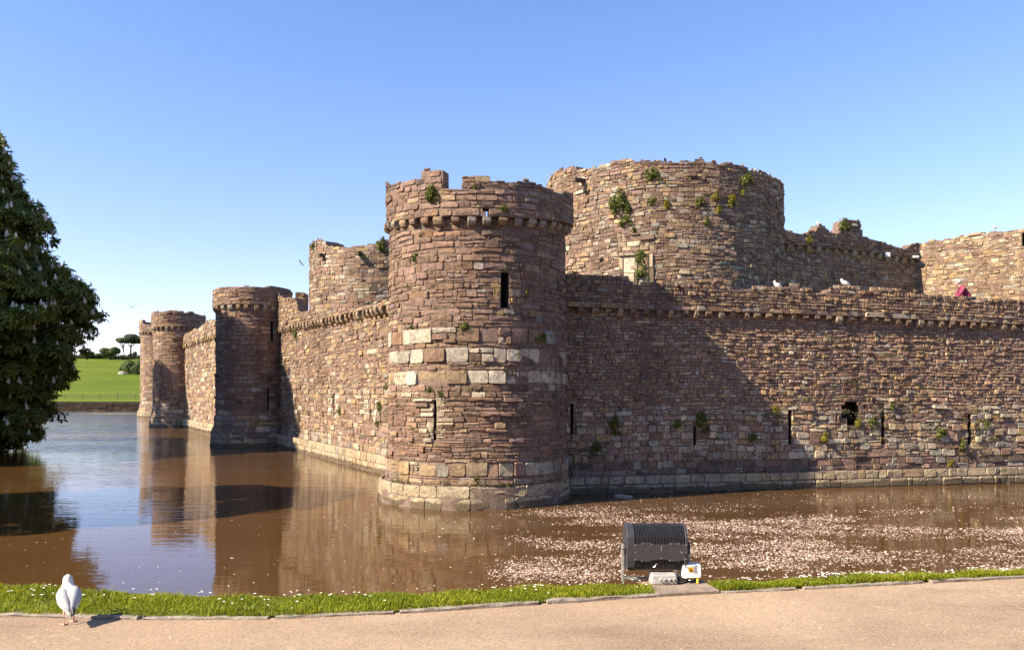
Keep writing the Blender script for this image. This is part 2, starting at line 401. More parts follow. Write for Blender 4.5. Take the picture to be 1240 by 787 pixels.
def stones(name, surf, L, mat, parent, wave=0.018, gap=0.006, bev=0.014, dep0=0.0):
    n = len(L); u0, u1, v0, v1, dep = (L[:, i] for i in range(5)); C = L[:, 5:8]
    if wave > 0:
        jv = np.minimum(.014, (v1 - v0) * .10); v0 = v0 + rng.normal(0, 1, n) * jv; v1 = v1 + rng.normal(0, 1, n) * jv
    wd, ht = u1 - u0, v1 - v0; mn = np.minimum(wd, ht)
    g = np.minimum(gap * rng.uniform(.4, 1.5, n), mn * .07); dep = dep * np.clip(mn / .16, .35, 1); jm = np.clip(mn / .16, .4, 1); b = np.minimum(bev * rng.uniform(.5, 1.5, n), mn * .16)
    def ring(inset, jit):
        a0, a1, b0, b1 = u0 + inset, u1 - inset, v0 + inset, v1 - inset
        c = mn[:, None] * rng.uniform(.03, .20, (n, 4))
        X = np.stack([a0 + c[:, 0], a1 - c[:, 1], a1, a1, a1 - c[:, 2], a0 + c[:, 3], a0, a0], 1)
        Z = np.stack([b0, b0, b0 + c[:, 1], b1 - c[:, 2], b1, b1, b1 - c[:, 3], b0 + c[:, 0]], 1)
        if jit is not None:
            X = X + rng.normal(0, 1, X.shape) * jit[:, None]; Z = Z + rng.normal(0, 1, Z.shape) * jit[:, None]
        return X, Z
    XA, ZA = ring(g, None); XB, ZB = ring(g + b, b * .30)
    tilt = rng.normal(0, .008, (n, 2)) * jm[:, None]
    DB = dep[:, None] + rng.normal(0, .0045, (n, 8)) * jm[:, None] + tilt[:, :1] * np.sign(XB - (u0 + u1)[:, None] / 2) + tilt[:, 1:] * np.sign(ZB - (v0 + v1)[:, None] / 2)
    XC, ZC = (u0 + u1) / 2 + rng.normal(0, .1, n) * wd, (v0 + v1) / 2 + rng.normal(0, .1, n) * ht
    DC = dep + rng.uniform(-.004, .009, n)
    X = np.concatenate([XA, XB, XC[:, None]], 1); Z = np.concatenate([ZA, ZB, ZC[:, None]], 1)
    D = np.concatenate([np.full((n, 8), -.05), DB, DC[:, None]], 1) + dep0
    Z = Z + wave * (np.sin(X * 0.9 + 1.3) * .6 + np.sin(X * 2.3 + Z * .7) * .4) * np.clip((Z - v0.min()) * 2, 0, 1)
    V = surf.pos(X, Z, D).reshape(-1, 3)
    o = (np.arange(n) * 17)[:, None]; k = np.arange(8); k1 = (k + 1) % 8
    Q = np.stack([o + k, o + k1, o + 8 + k1, o + 8 + k], 2).reshape(-1, 4)
    T = np.stack([o + 8 + k, o + 8 + k1, np.broadcast_to(o + 16, (n, 8))], 2).reshape(-1, 3)
    shade = np.repeat(C, 17, 0)
    return mesh_np(name, V, Q, T, mat, parent, shade)

def backing(name, surf, umin, umax, zb, ztop, thick, mat, parent, holes=(), dep=-0.016, step=0.14, lower=0.05, bottom=False, ends=True, inner=True):
    """the solid core behind the facing stones, open where the slits go in"""
    us = set(np.round(np.arange(umin, umax, step), 4)); us.add(umax); us.add(umin)
    for h in holes:
        us.add(h[0]); us.add(h[1])
    us = sorted(us); V = []; Q = []
    def quad(a, b, c, d):
        i = len(V); V.extend([a, b, c, d]); Q.append((i, i + 1, i + 2, i + 3))
    P = lambda u, v, d: surf.pos(u, v, d)
    zlevels = [zb]
    if getattr(surf, 'batter', None) is not None and isinstance(surf, Round): zlevels += [z for z in surf.batter[0] if z > zb]
    for a, b in zip(us, us[1:]):
        if b - a < 1e-5: continue
        m = (a + b) / 2; zt = float(ztop(m)) - lower
        if zt < zb + .02: zt = zb + .02
        iv = [(zb, zt)]
        for h in holes:
            if h[0] < m < h[1]:
                nv = []
                for lo, hi in iv:
                    if h[3] <= lo or h[2] >= hi: nv.append((lo, hi)); continue
                    if h[2] > lo: nv.append((lo, h[2]))
                    if h[3] < hi: nv.append((h[3], hi))
                iv = nv
        for lo, hi in iv:
            cuts = [lo] + [z for z in zlevels if lo < z < hi] + [hi]
            for c0, c1 in zip(cuts, cuts[1:]): quad(P(a, c0, dep), P(b, c0, dep), P(b, c1, dep), P(a, c1, dep))
        if inner:
            thr = [h for h in holes if h[0] < m < h[1] and len(h) > 4]
            iv2 = [(zb, thr[0][2]), (thr[0][3], zt)] if thr else [(zb, zt)]
            for lo, hi in iv2:
                if hi > lo: quad(P(b, lo, -thick), P(a, lo, -thick), P(a, hi, -thick), P(b, hi, -thick))
        quad(P(a, zt, dep), P(b, zt, dep), P(b, zt, -thick), P(a, zt, -thick))
        if bottom: quad(P(b, zb, dep), P(a, zb, dep), P(a, zb, -thick), P(b, zb, -thick))
        # step faces between columns
        i = us.index(b)
        if i + 1 < len(us):
            z2 = max(float(ztop((b + us[i + 1]) / 2)) - lower, zb + .02)
            if abs(z2 - zt) > .003: quad(P(b, zt, dep), P(b, z2, dep), P(b, z2, -thick), P(b, zt, -thick))
    if ends:
        for e, m in ((us[0], us[0] + .01), (us[-1], us[-1] - .01)):
            zt = max(float(ztop(m)) - lower, zb + .02); quad(P(e, zb, dep), P(e, zt, dep), P(e, zt, -thick), P(e, zb, -thick))
    V = np.array(V)
    return mesh_np(name, V, Q, None, mat, parent, np.full((len(V), 3), (.10, .072, .055)))

def recess(name, surf, h, deep, parent):
    """the sides and back of a slit or hole"""
    P = lambda u, v, d: surf.pos(u, v, d); V = []; Q = []
    def quad(*a):
        i = len(V); V.extend(a); Q.append((i, i + 1, i + 2, i + 3))
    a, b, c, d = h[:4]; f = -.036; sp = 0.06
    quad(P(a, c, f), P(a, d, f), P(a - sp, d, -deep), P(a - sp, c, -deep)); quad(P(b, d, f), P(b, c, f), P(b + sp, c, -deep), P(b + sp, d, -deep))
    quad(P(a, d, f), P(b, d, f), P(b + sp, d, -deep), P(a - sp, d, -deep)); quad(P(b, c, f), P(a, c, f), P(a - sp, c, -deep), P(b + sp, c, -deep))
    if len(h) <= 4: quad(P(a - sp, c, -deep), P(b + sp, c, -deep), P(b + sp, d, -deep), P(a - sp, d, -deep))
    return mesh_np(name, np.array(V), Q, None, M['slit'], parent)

def corbel_mesh(w_, h_, out):
    """a rough bracket block: local +X points out of the wall, top at z=0"""
    bm = bmesh.new()
    pr = [(-.12, 0), (out, 0), (out + .01, -h_ * .45), (out * .75, -h_ * .85), (out * .35, -h_), (-.12, -h_)]
    a = [bm.verts.new((x, -w_ / 2, z)) for x, z in pr]; b = [bm.verts.new((x, w_ / 2, z)) for x, z in pr]
    bm.faces.new(a); bm.faces.new(b[::-1])
    for i in range(len(pr)): bm.faces.new((a[i], b[i], b[(i + 1) % len(pr)], a[(i + 1) % len(pr)]))
    bmesh.ops.recalc_face_normals(bm, faces=bm.faces)
    bmesh.ops.bevel(bm, geom=list(bm.edges), offset=.018, segments=1, affect='EDGES')
    for v in bm.verts: v.co += Vector((rnd.gauss(0, .008), rnd.gauss(0, .008), rnd.gauss(0, .006)))
    me = bpy.data.meshes.new('corbel'); bm.to_mesh(me); bm.free()
    k = rnd.choice(['tan', 'mauve', 'base', 'grey', 'tan', 'ochre', 'tan', 'brown', 'lgrey']); c = pick([(k, 1)])
    at = me.color_attributes.new('stone', 'FLOAT_COLOR', 'POINT')
    for d in at.data: d.color = (*c, 1)
    me.materials.append(M['stone']); return me

def corbels(surf, parent, ulist, zf, w_, h_, out):
    ms = [corbel_mesh(w_ * rnd.uniform(.85, 1.2), h_ * rnd.uniform(.85, 1.15), out * rnd.uniform(.85, 1.1)) for _ in range(7)]
    for u in ulist:
        u += rnd.gauss(0, .02)
        o = bpy.data.objects.new('corbel', rnd.choice(ms)); COL.objects.link(o); o.parent = parent
        p = surf.pos(u, float(zf(u)), -0.02); n = surf.normal(u)
        o.location = Vector(p) - parent.location; o.rotation_euler = (0, 0, math.atan2(n[1], n[0]) + rnd.gauss(0, .05))
        s = rnd.uniform(.9, 1.1); o.scale = (s, s, s)

def hole_px(surf, x0, x1, y0, y1, through=False):
    a = surf.hit(x0, (y0 + y1) / 2); b = surf.hit(x1, (y0 + y1) / 2)
    zt, zb = surf.hit((x0 + x1) / 2, y0)[0][2], surf.hit((x0 + x1) / 2, y1)[0][2]
    u0, u1 = sorted((a[2], b[2])); h = (u0, u1, zb, zt)
    return h + (1,) if through else h

def zone(z, h, l, pal, split=.3, dj=.012, **k): return dict(z=z, h=h, l=l, pal=pal, split=split, dj=dj, **k)

# ------------------------------------------------------------------ the ground and the water
def sheet(name, pts, z, mat, kind='structure'):
    bm = bmesh.new(); vs = [bm.verts.new((x, y, z)) for x, y in pts]; f = bm.faces.new(vs)
    bmesh.ops.triangulate(bm, faces=[f]); o = mesh_bm(name, bm, mat)
    for p in o.data.polygons:
        if p.normal.z < 0: p.flip()
    o['kind'] = kind; return o

sheet('ground', [(-3000, -3000), (3000, -3000), (3000, 3000), (-3000, 3000)], -1.3, M['mud'])
sheet('water', [(-140, 4), (120, 4), (120, 140), (-140, 140)], 0.0, M['water'])

PATH_Z = CAMH - 1.65
def gp(x, y, z): Y = (CAMH - z) * F / (y - HY); return ((x - HX) / F * Y, Y)
KERB = [(-30, 10.5), (-14, 7.2), (-8, 6.25)] + [gp(x, y, PATH_Z) for x, y in ((0, 745), (75, 747.5), (230, 749), (350, 747.5), (500, 740.5), (640, 731.5), (790, 720.5), (900, 716), (1000, 711), (1240, 699))] + [(9, 8.05), (18, 9.7), (40, 13.5)]
GZ = PATH_Z + 0.035
edge_px = {0: 708, 75: 713, 230: 722, 350: 722, 500: 719, 640: 712.5, 790: 707.5, 900: 704, 1000: 699.5, 1240: 692}
EDGE = [gp(x, y, GZ) for x, y in edge_px.items()]
BANK_EDGE = [(-105, 139), (-74, 90), (-49, 58), (-31, 38), (-20, 24), (-13, 14), (-8, 8.6)] + EDGE + [(9, 8.5), (18, 10.2), (40, 14.0)]
sheet('path', KERB + [(40, -6), (-30, -6)], PATH_Z, M['path'])
sheet('left_lawn', [(-105, 139), (-74, 90), (-49, 58), (-31, 38), (-20, 24), (-13, 14), (-8, 8.6), (-8.0, 6.0), (-30, 6), (-30, -6), (-400, -6), (-400, 139)], PATH_Z - .02, M['lawn'])
# bank: flat verge between kerb and edge, then the slope into the moat
def resample(P, step):
    P = np.array(P); s = np.r_[0, np.cumsum(np.linalg.norm(np.diff(P, axis=0), axis=1))]; n = max(2, int(s[-1] / step))
    t = np.linspace(0, s[-1], n); return np.stack([np.interp(t, s, P[:, 0]), np.interp(t, s, P[:, 1])], 1)
bm = bmesh.new()
kk = resample(KERB[2:], .12); ee = resample([(-8, 8.6)] + EDGE + [(9, 8.5), (18, 10.2), (40, 14.0)], .12)
n = min(len(kk), len(ee)); kk = kk[np.linspace(0, len(kk) - 1, n).astype(int)]; ee = ee[np.linspace(0, len(ee) - 1, n).astype(int)]
rows = []
for i in range(n):
    k, e = Vector((*kk[i], 0)), Vector((*ee[i], 0)); j = rnd.gauss(0, .02)
    d = Vector((-.15, 1, 0)).normalized()
    r = [k + Vector((0, .03, PATH_Z + .004))]
    r += [k.lerp(e, t) + Vector((0, 0, PATH_Z + .010 + rnd.gauss(0, .004))) for t in (.33, .66)]
    r += [e + Vector((0, j, PATH_Z + .008)), e + d * (.22 + j) + Vector((0, 0, GZ - .12)), e + d * (.8 + j) + Vector((0, 0, .62)), e + d * 1.5 + Vector((0, 0, -.35)), e + d * 1.7 + Vector((0, 0, -1.2))]
    rows.append([bm.verts.new(v) for v in r])
for a, b in zip(rows, rows[1:]):
    for i in range(len(a) - 1): bm.faces.new((a[i], b[i], b[i + 1], a[i + 1]))
o = mesh_bm('grass_bank', bm, M['bank']); o['kind'] = 'structure'
# left shore slope
bm = bmesh.new(); rows = []
for x, y in resample([(-105, 139), (-74, 90), (-49, 58), (-31, 38), (-20, 24), (-13, 14), (-8, 8.6)], .8):
    j = rnd.gauss(0, .1); rows.append([bm.verts.new((x, y, PATH_Z - .02)), bm.verts.new((x + .5 + j, y, .7)), bm.verts.new((x + 1.0 + j, y, -.3)), bm.verts.new((x + 1.2, y, -1.25))])
for a, b in zip(rows, rows[1:]):
    for i in range(3): bm.faces.new((a[i], b[i], b[i + 1], a[i + 1]))
o = mesh_bm('moat_shore', bm, M['bank']); o['kind'] = 'structure'

# far field rising to a crest
xs = np.linspace(-420, 160, 90); ys = np.concatenate([np.linspace(139.2, 160, 6), np.linspace(170, 340, 30), np.linspace(360, 1500, 20)])
X, Y = np.meshgrid(xs, ys)
Z = np.interp(Y, [139, 143, 158, 200, 260, 330, 420, 1500], [1.55, 1.6, 2.1, 5.2, 11.0, 17.7, 19, 12]) + .5 * np.sin(X * .02 + 1) * np.clip((Y - 150) / 100, 0, 1) + .15 * np.sin(X * .11 + Y * .07) * np.clip((Y - 150) / 50, 0, 1)
V = np.stack([X, Y, Z], -1).reshape(-1, 3); nx = len(xs)
I = (np.arange(len(ys) - 1)[:, None] * nx + np.arange(nx - 1)[None]).ravel()
o = mesh_np('field', V, np.stack([I, I + 1, I + nx + 1, I + nx], 1), None, M['field'], smooth=True); o['kind'] = 'structure'

# castle ward inside the walls
sheet('ward_ground', [(-1, 27), (24, 31), (60, 39), (60, 138), (-46, 138), (-46, 108), (-31, 79), (-15, 52)], 0.9, M['lawn'])

# ------------------------------------------------------------------ the castle
BROWN = [('brown', 3), ('mauve', 5), ('tan', 1.0), ('red', 1.2), ('grey', .4), ('dark', .5)]
TANS = [('tan', 3.2), ('brown', 2), ('mauve', 2.6), ('grey', .9), ('pale', .3), ('ochre', .15), ('dark', .4)]
PALE = [('white', 5), ('pale', 2), ('lgrey', 1), ('mauve', 1)]
MIXP = [('pale', 1.3), ('lgrey', 1.6), ('mauve', 2.5), ('tan', 1.6), ('grey', 1.5), ('ochre', .3), ('brown', 1)]
PLIN = [('base', 6), ('cream', .8), ('tan', .8), ('lgrey', .5)]
OCHR = [('ochre', 3), ('tan', 3), ('cream', 1)]

# --- front corner tower
T1 = (-1.15, 24.33)
t = thing('corner_tower', (*T1, 0), 'round corner tower nearest the camera, with a ring of corbels under its broken parapet', 'tower')
b1 = Round(*T1, 2.75, ([0, .66, 10], [.20, .14, .1]))
s1 = Round(T1[0] + .09, T1[1], 2.68, ([0, .66, 1.3, 2.2, 10], [.12, .12, .09, .03, 0]))
p1 = Round(T1[0] + .17, T1[1], 2.86)
slitA = hole_px(s1, 606.5, 616, 330, 373); slitB = hole_px(s1, 525.6, 529, 484, 533)
lim1 = 2.75 * R(112)
zc1 = lambda u: 8.0 + .30 * (1 - np.cos(np.clip(np.asarray(u) / 2.75, -1.7, 1.7)))
def acc(h, d, pal, p, dv=.08): return (h[0] - d, h[1] + d, h[2] - dv, h[3] + dv, pal, p)
zones = [zone(.66, (.14, .2), (.3, .6), [('grey', 2), ('tan', 2), ('mauve', 2)], .1), zone(.86, (.36, .4), (.35, .6), [('tan', 2), ('lgrey', 2), ('mauve', 1), ('pale', .7)], .05, .015),
         zone(1.26, (.10, .19), (.25, .6), [('red', 3), ('brown', 3), ('mauve', 2), ('tan', .7), ('dark', .8)], .45, .022),
         zone(3.05, (.17, .24), (.3, .5), BROWN + [('pale', 3)], .3), zone(3.42, (.34, .40), (.36, .58), PALE + [('tan', 2)], .10, .018),
         zone(3.80, (.12, .18), (.3, .6), BROWN, .4), zone(4.02, (.34, .40), (.4, .72), [('white', 5), ('mauve', 3), ('brown', 1.5), ('lgrey', 1)], .28, .018), zone(4.42, (.12, .16), (.3, .6), BROWN, .4),
         zone(4.56, (.36, .42), (.4, .75), [('white', 4), ('mauve', 3), ('brown', 2), ('lgrey', 1)], .35, .018), zone(4.98, (.12, .24), (.18, .62), BROWN, .2, .014)]
acs = [acc(slitA, .35, OCHR, .55), acc(slitB, .36, [('pale', 4), ('cream', 2)], .8, .1)]
L = lay(-lim1, lim1, .66, lambda u: zc1(u) + .0, zones, (slitA, slitB), acs)
stones('shaft_wall', s1, L, M['stone'], t)
full = math.pi * 2.75
backing('shaft_core', s1, -full, full, .62, lambda u: zc1(u) + .05, 2.0, M['mortar'], t, (slitA, slitB), ends=False)
L = lay(-lim1, lim1, -.32, lambda u: .64 + 0 * np.asarray(u), [zone(-.32, (.29, .31), (.4, .8), PLIN + [('tan', 1.5)], .0, .006), zone(-.02, (.31, .33), (.4, .8), PLIN, .0, .004)])
stones('plinth', b1, L, M['plinth'], t, wave=0, gap=.004, bev=.010)
backing('plinth_core', b1, -full, full, -1.0, lambda u: .63 + 0 * np.asarray(u), 1.0, M['mortar'], t, ends=False)
par = [(466, 222), (476, 224), (490, 219), (500, 217), (509, 214), (511, 205), (535, 204), (536, 226), (557, 227), (559, 212), (590, 213), (594, 217), (615, 219), (640, 218), (645, 222), (655, 221), (662, 228), (680, 233), (685, 229), (696, 236)]
pf1 = profile(p1, par)
sky_hole = hole_px(p1, 584.5, 592, 252, 262, True)
limp = 2.92 * R(112)
wz = lambda u: zc1(np.asarray(u) * 2.75 / 2.92)
def shift_lay(L, f):    # courses follow the slightly rising string line
    if len(L):
        uc = (L[:, 0] + L[:, 1]) / 2; d = f(uc); L[:, 2] += d; L[:, 3] += d
    return L
dz = lambda u: np.asarray(wz(u)) - 8.0
L = lay(-limp, limp, 8.0, lambda u: pf1(u) - dz(u), [zone(8.0, (.18, .24), (.3, .7), BROWN + [('tan', 2)], .15), zone(8.22, (.13, .21), (.25, .65), BROWN, .25)], (sky_hole[:2] + (sky_hole[2] - .02, sky_hole[3] + .02),), [(-2.9, 2.0, 8.0, 8.25, OCHR, .12)])
shift_lay(L, dz); stones('parapet', p1, L, M['stone'], t, wave=0)
fullp = math.pi * 2.92
# parapet core follows the line of the corbels
def ring_core(name, surf, fullu, zbf, ztop, thick, parent, holes=(), step=.14, limits=None):
    a, b = (-fullu, fullu) if limits is None else limits
    us = sorted(set(list(np.round(np.arange(a, b, step), 4)) + [b] + [h[i] for h in holes for i in (0, 1)])); V = []; Q = []
    def quad(*p):
        i = len(V); V.extend(p); Q.append((i, i + 1, i + 2, i + 3))
    P = surf.pos; d = -.016
    for a, b in zip(us, us[1:]):
        m = (a + b) / 2; zb = float(zbf(m)); zt = max(float(ztop(m)) - .05, zb + .03)
        hs = [h for h in holes if h[0] < m < h[1]]
        iv = [(zb, zt)] if not hs else [(zb, hs[0][2]), (hs[0][3], zt)]
        for lo, hi in iv:
            if hi <= lo: continue
            quad(P(a, lo, d), P(b, lo, d), P(b, hi, d), P(a, hi, d)); quad(P(b, lo, -thick), P(a, lo, -thick), P(a, hi, -thick), P(b, hi, -thick))
            quad(P(a, hi, d), P(b, hi, d), P(b, hi, -thick), P(a, hi, -thick)); quad(P(b, lo, d), P(a, lo, d), P(a, lo, -thick), P(b, lo, -thick))
            for e in (a, b): quad(P(e, lo, d), P(e, hi, d), P(e, hi, -thick), P(e, lo, -thick))
    return mesh_np(name, np.array(V), Q, None, M['mortar'], parent, np.full((len(V), 3), .1))
ring_core('parapet_core', p1, fullp, wz, pf1, .42, t, (sky_hole,))
corbels(s1, t, [u for u in np.arange(-lim1 + .1, lim1, .425)], lambda u: zc1(u) - .004, .24, .22, .19)
bm = bmesh.new(); bmesh.ops.create_circle(bm, cap_ends=True, radius=2.5, segments=48, matrix=Matrix.Translation((0, 0, 7.9))); mesh_bm('wall_walk', bm, M['mortar'], t)
recess('arrow_slit', s1, slitA, .8, t); recess('arrow_slit', s1, slitB, .8, t)

# --- curtain wall running right from the corner tower
t = thing('curtain_wall', (1.6, 24.77, 0), 'long low curtain wall right of the front tower, with arrow slits and a ragged parapet', 'wall')
sr = Straight((T1[0], 24.2), (1, .208)); pr = Straight(np.array([T1[0], 24.2]) + np.array([.204, -.979]) * .16, (1, .208)); pl = Straight(np.array([T1[0], 24.2]) + np.array([.204, -.979]) * .22, (1, .208))
U0, U1 = 2.3, 28.0
uu = lambda x: sr.u_of_x(x)
cxy = [(690, 372), (800, 376), (905, 379), (1037, 384), (1174, 390.5), (1240, 394), (1330, 399)]
zcr = profile(sr, cxy)
holes = [hole_px(sr, 839.9, 843.0, 516, 540), hole_px(sr, 955.0, 958.6, 497, 538), hole_px(sr, 1067.6, 1071.2, 500, 538), hole_px(sr, 1172.4, 1175.8, 500, 538.5), hole_px(sr, 1019, 1040, 491, 506), hole_px(sr, 1023, 1038, 486.5, 490.99), hole_px(sr, 1025.5, 1040.5, 506.01, 515), hole_px(sr, 691, 694.2, 487, 525)]
acs = [acc(h, .38, [('ochre', 2.2), ('tan', 2), ('cream', 2)], .6, .05) for h in holes[1:4]] + [acc(holes[7], .05, [('cream', 1)], .9)]
zones = [zone(.55, (.18, .22), (.3, .5), [('dark', 3), ('mauve', 2), ('grey', 1)], .05), zone(.98, (.17, .27), (.22, .45), MIXP, .22, .018), zone(1.9, (.14, .26), (.18, .42), MIXP, .25, .020),
         zone(2.75, (.09, .17), (.12, .34), TANS + [('mauve', 2), ('red', 1)], .25, .020), zone(3.3, (.075, .14), (.10, .27), [('tan', 3), ('mauve', 3), ('red', 1.2), ('brown', 2), ('grey', .6), ('lgrey', .3), ('ochre', .12)], .10, .022)]
L = lay(U0, U1, .55, zcr, zones, holes, acs); L[:, 5:] *= 1.15; stones('facing_wall', sr, L, M['stone'], t, wave=.035)
backing('wall_core', sr, U0, U1, .5, lambda u: zcr(u) + .05, 2.4, M['mortar'], t, holes)
L = lay(U0, U1, -.30, lambda u: .57 + 0 * np.asarray(u), [zone(-.3, (.29, .31), (.3, .7), PLIN + [('dark', .6)], 0, .012), zone(.0, (.26, .28), (.35, .7), PLIN, 0, .012), zone(.28, (.27, .28), (.3, .7), PLIN, 0, .008)])
stones('plinth', pl, L, M['plinth'], t, wave=0, gap=.008, bev=.018)
backing('plinth_core', pl, U0, U1, -1.0, lambda u: .55 + 0 * np.asarray(u), .8, M['mortar'], t, lower=0.0)
par = [(689, 330), (692.6, 329), (710, 331), (727.7, 334), (757, 334), (771, 343), (789, 342.5), (815, 342.5), (856, 339.6), (874, 336), (880, 337), (883, 348), (893, 350), (900, 350), (924.7, 345), (941, 346.5), (963, 344.6), (982, 346), (983.6, 353), (1000, 353.6), (1009.7, 347), (1037, 348), (1056, 350), (1059, 348), (1089, 348.7), (1094.7, 354), (1108, 352), (1127.6, 355.6), (1146.8, 359.7), (1174, 358), (1177, 363.8), (1188, 365), (1190.7, 359.7), (1210, 359.7), (1226, 362), (1240, 362), (1270, 364), (1271, 372), (1320, 374)]
pfr = profile(pr, par)
slot = hole_px(pr, 1094.4, 1097, 353, 366)
Lb = 5.4
zb = lambda u: zcr(u)
L = lay(U0, U1, 5.0, lambda u: pfr(u) - (zb(u) - 5.0), [zone(5.0, (.15, .2), (.25, .5), TANS, .2), zone(5.18, (.085, .16), (.10, .28), [('tan', 3), ('mauve', 1.5), ('brown', 3), ('dark', .6), ('grey', .6), ('ochre', .2)], .10, .024)], ((slot[0], slot[1], slot[2] - .5, slot[3] + .3),))
shift_lay(L, lambda u: zb(u) - 5.0); stones('parapet', pr, L, M['stone'], t, wave=.0)
ring_core('parapet_core', pr, 0, zb, pfr, .55, t, limits=(U0, U1))
ulist = []
u = U0 + .15
while u < U1: ulist.append(u); u += rnd.uniform(.40, .47)
corbels(sr, t, ulist, lambda u: zcr(u) - .004, .19, .21, .19)
for h in holes[:4]: recess('arrow_slit', sr, h, .7, t)
[recess('wall_breach', sr, h, .45, t) for h in holes[4:7]]; recess('arrow_slit', sr, holes[7], .7, t)

# --- curtain wall running back to the left
t = thing('curtain_wall', (-5.3, 31.8, 0), 'sunlit curtain wall running back from the front tower to the second round tower', 'wall')
sL = Straight((-16.2, 51.6), (.55, -1)); nL = sL.n
pLp = Straight(np.array([-16.2, 51.6]) + nL[:2] * .2, (.55, -1)); pLl = Straight(np.array([-16.2, 51.6]) + nL[:2] * .28, (.55, -1))
UL0, UL1 = 1.5, 30.0
zcl = profile(sL, [(330, 400), (347, 396.5), (402, 385), (469, 370.6), (500, 364)])
holes = [hole_px(sL, 448, 449.6, 477, 508), hole_px(sL, 403.5, 404.8, 476, 505)]
acs = [acc(holes[0], .75, PALE, .8), acc(holes[1], .7, PALE, .65)]
zones = [zone(.7, (.2, .3), (.4, .8), MIXP + [('tan', 2)], .2, .02), zone(1.2, (.14, .26), (.3, .7), TANS + [('red', 1)], .35, .018), zone(2.0, (.18, .3), (.35, .75), TANS + [('pale', 1)], .3, .018), zone(3.4, (.13, .24), (.28, .7), TANS + [('red', 1), ('mauve', 1)], .35, .018)]
L = lay(UL0, UL1, .7, zcl, zones, holes, acs); stones('facing_wall', sL, L, M['stone'], t)
backing('wall_core', sL, UL0, UL1, .6, lambda u: zcl(u) + .05, 2.4, M['mortar'], t, holes)
L = lay(UL0, UL1, -.3, lambda u: .72 + 0 * np.asarray(u), [zone(-.3, (.33, .35), (.4, .9), PLIN + [('tan', 2)], 0, .015), zone(.04, (.33, .35), (.4, .9), PLIN, 0, .01)])
stones('plinth', pLl, L, M['plinth'], t, wave=0)
backing('plinth_core', pLl, UL0, UL1, -1, lambda u: .70 + 0 * np.asarray(u), .8, M['mortar'], t, lower=0)
pfl = profile(pLp, [(330, 352), (345, 361), (353, 360), (359, 364), (361, 377), (380, 377), (402, 374), (430, 371), (445, 368), (470, 363), (500, 355)])
L = lay(UL0, UL1, 6.0, lambda u: pfl(u) - (zcl(u) - 6.0), [zone(6.0, (.13, .22), (.3, .7), TANS + [('ochre', .6)], .3, .02)])
shift_lay(L, lambda u: zcl(u) - 6.0); stones('parapet', pLp, L, M['stone'], t, wave=0)
ring_core('parapet_core', pLp, 0, zcl, pfl, .55, t, limits=(UL0, UL1), step=.2)
corbels(sL, t, np.arange(UL0 + .2, UL1, .62), lambda u: zcl(u) - .004, .30, .34, .27)
for h in holes: recess('arrow_slit', sL, h, .7, t)

# --- other outer towers
def outer_tower(cx, cy, rad, base_extra, zcor, top_pts, slits, label, seedpal, sz=1.0, lim=115, ledge=.85):
    t = thing('round_tower', (cx, cy, 0), label, 'tower')
    s = Round(cx, cy, rad, ([0, ledge - .02, ledge + .02, 1.9, 10], [base_extra, base_extra * .85, base_extra * .55, .02, 0])); p = Round(cx, cy, rad + .16)
    hs = [hole_px(s, *q) for q in slits]; lm = rad * R(lim); fu = math.pi * rad
    zc = lambda u: zcor + 0 * np.asarray(u)
    zones = [zone(ledge, (.2 * sz, .32 * sz), (.4 * sz, .8 * sz), MIXP, .2, .02), zone(2.2, (.16 * sz, .3 * sz), (.3 * sz, .75 * sz), seedpal + [('lgrey', 1)], .3, .02), zone(4.5, (.14 * sz, .26 * sz), (.3 * sz, .7 * sz), seedpal, .3, .018)]
    L = lay(-lm, lm, ledge, zc, zones, hs, [acc(h, .5, MIXP, .5) for h in hs]); stones('shaft_wall', s, L, M['stone'], t)
    backing('shaft_core', s, -fu, fu, ledge - .05, lambda u: zc(u) + .05, 1.6, M['mortar'], t, hs, ends=False, step=.25)
    L = lay(-lm, lm, -.3, lambda u: ledge + 0 * np.asarray(u), [zone(-.3, (.38, .40), (.5, 1.0), PLIN + [('grey', 2)], 0, .01)]); stones('plinth', s, L, M['plinth'], t, wave=0)
    backing('plinth_core', s, -fu, fu, -1.0, lambda u: ledge - .01 + 0 * np.asarray(u), 1.0, M['mortar'], t, ends=False, step=.25, lower=0)
    pf = profile(p, top_pts); lp = p.R * R(lim)
    L = lay(-lp, lp, zcor, pf, [zone(zcor, (.16 * sz, .26 * sz), (.3 * sz, .7 * sz), seedpal + [('tan', 1)], .2, .02)]); stones('parapet', p, L, M['stone'], t, wave=0)
    ring_core('parapet_core', p, math.pi * p.R, lambda u: zcor, pf, .42, t, step=.25)
    corbels(s, t, np.arange(-lm, lm, .5), lambda u: zcor - .004, .26, .3, .2)
    bm = bmesh.new(); bmesh.ops.create_circle(bm, cap_ends=True, radius=rad - .1, segments=40, matrix=Matrix.Translation((0, 0, zcor - .05))); mesh_bm('wall_walk', bm, M['mortar'], t)
    for h in hs: recess('arrow_slit', s, h, .7, t)
    return s
s2 = outer_tower(-15.95, 48.6, 2.16, .34, 8.35, [(257, 352), (262, 349), (285, 348), (300, 346), (322, 347), (328, 345), (340, 347), (352, 350), (358, 355)], [(327.6, 331, 389, 413), (323.6, 325.8, 470, 496)], 'second round tower from the camera along the left wall, standing in tree shade', BROWN, 1.1)
s3 = outer_tower(-31.95, 75.6, 2.25, .36, 9.3, [(182, 379), (186, 377), (196, 377), (205, 375), (213, 375), (222, 377), (226, 379), (230, 376), (236, 379), (244, 381), (252, 383)], [(224, 227.5, 415, 431)], 'third round tower from the camera, lower half shaded, by the open water', BROWN, 1.35)
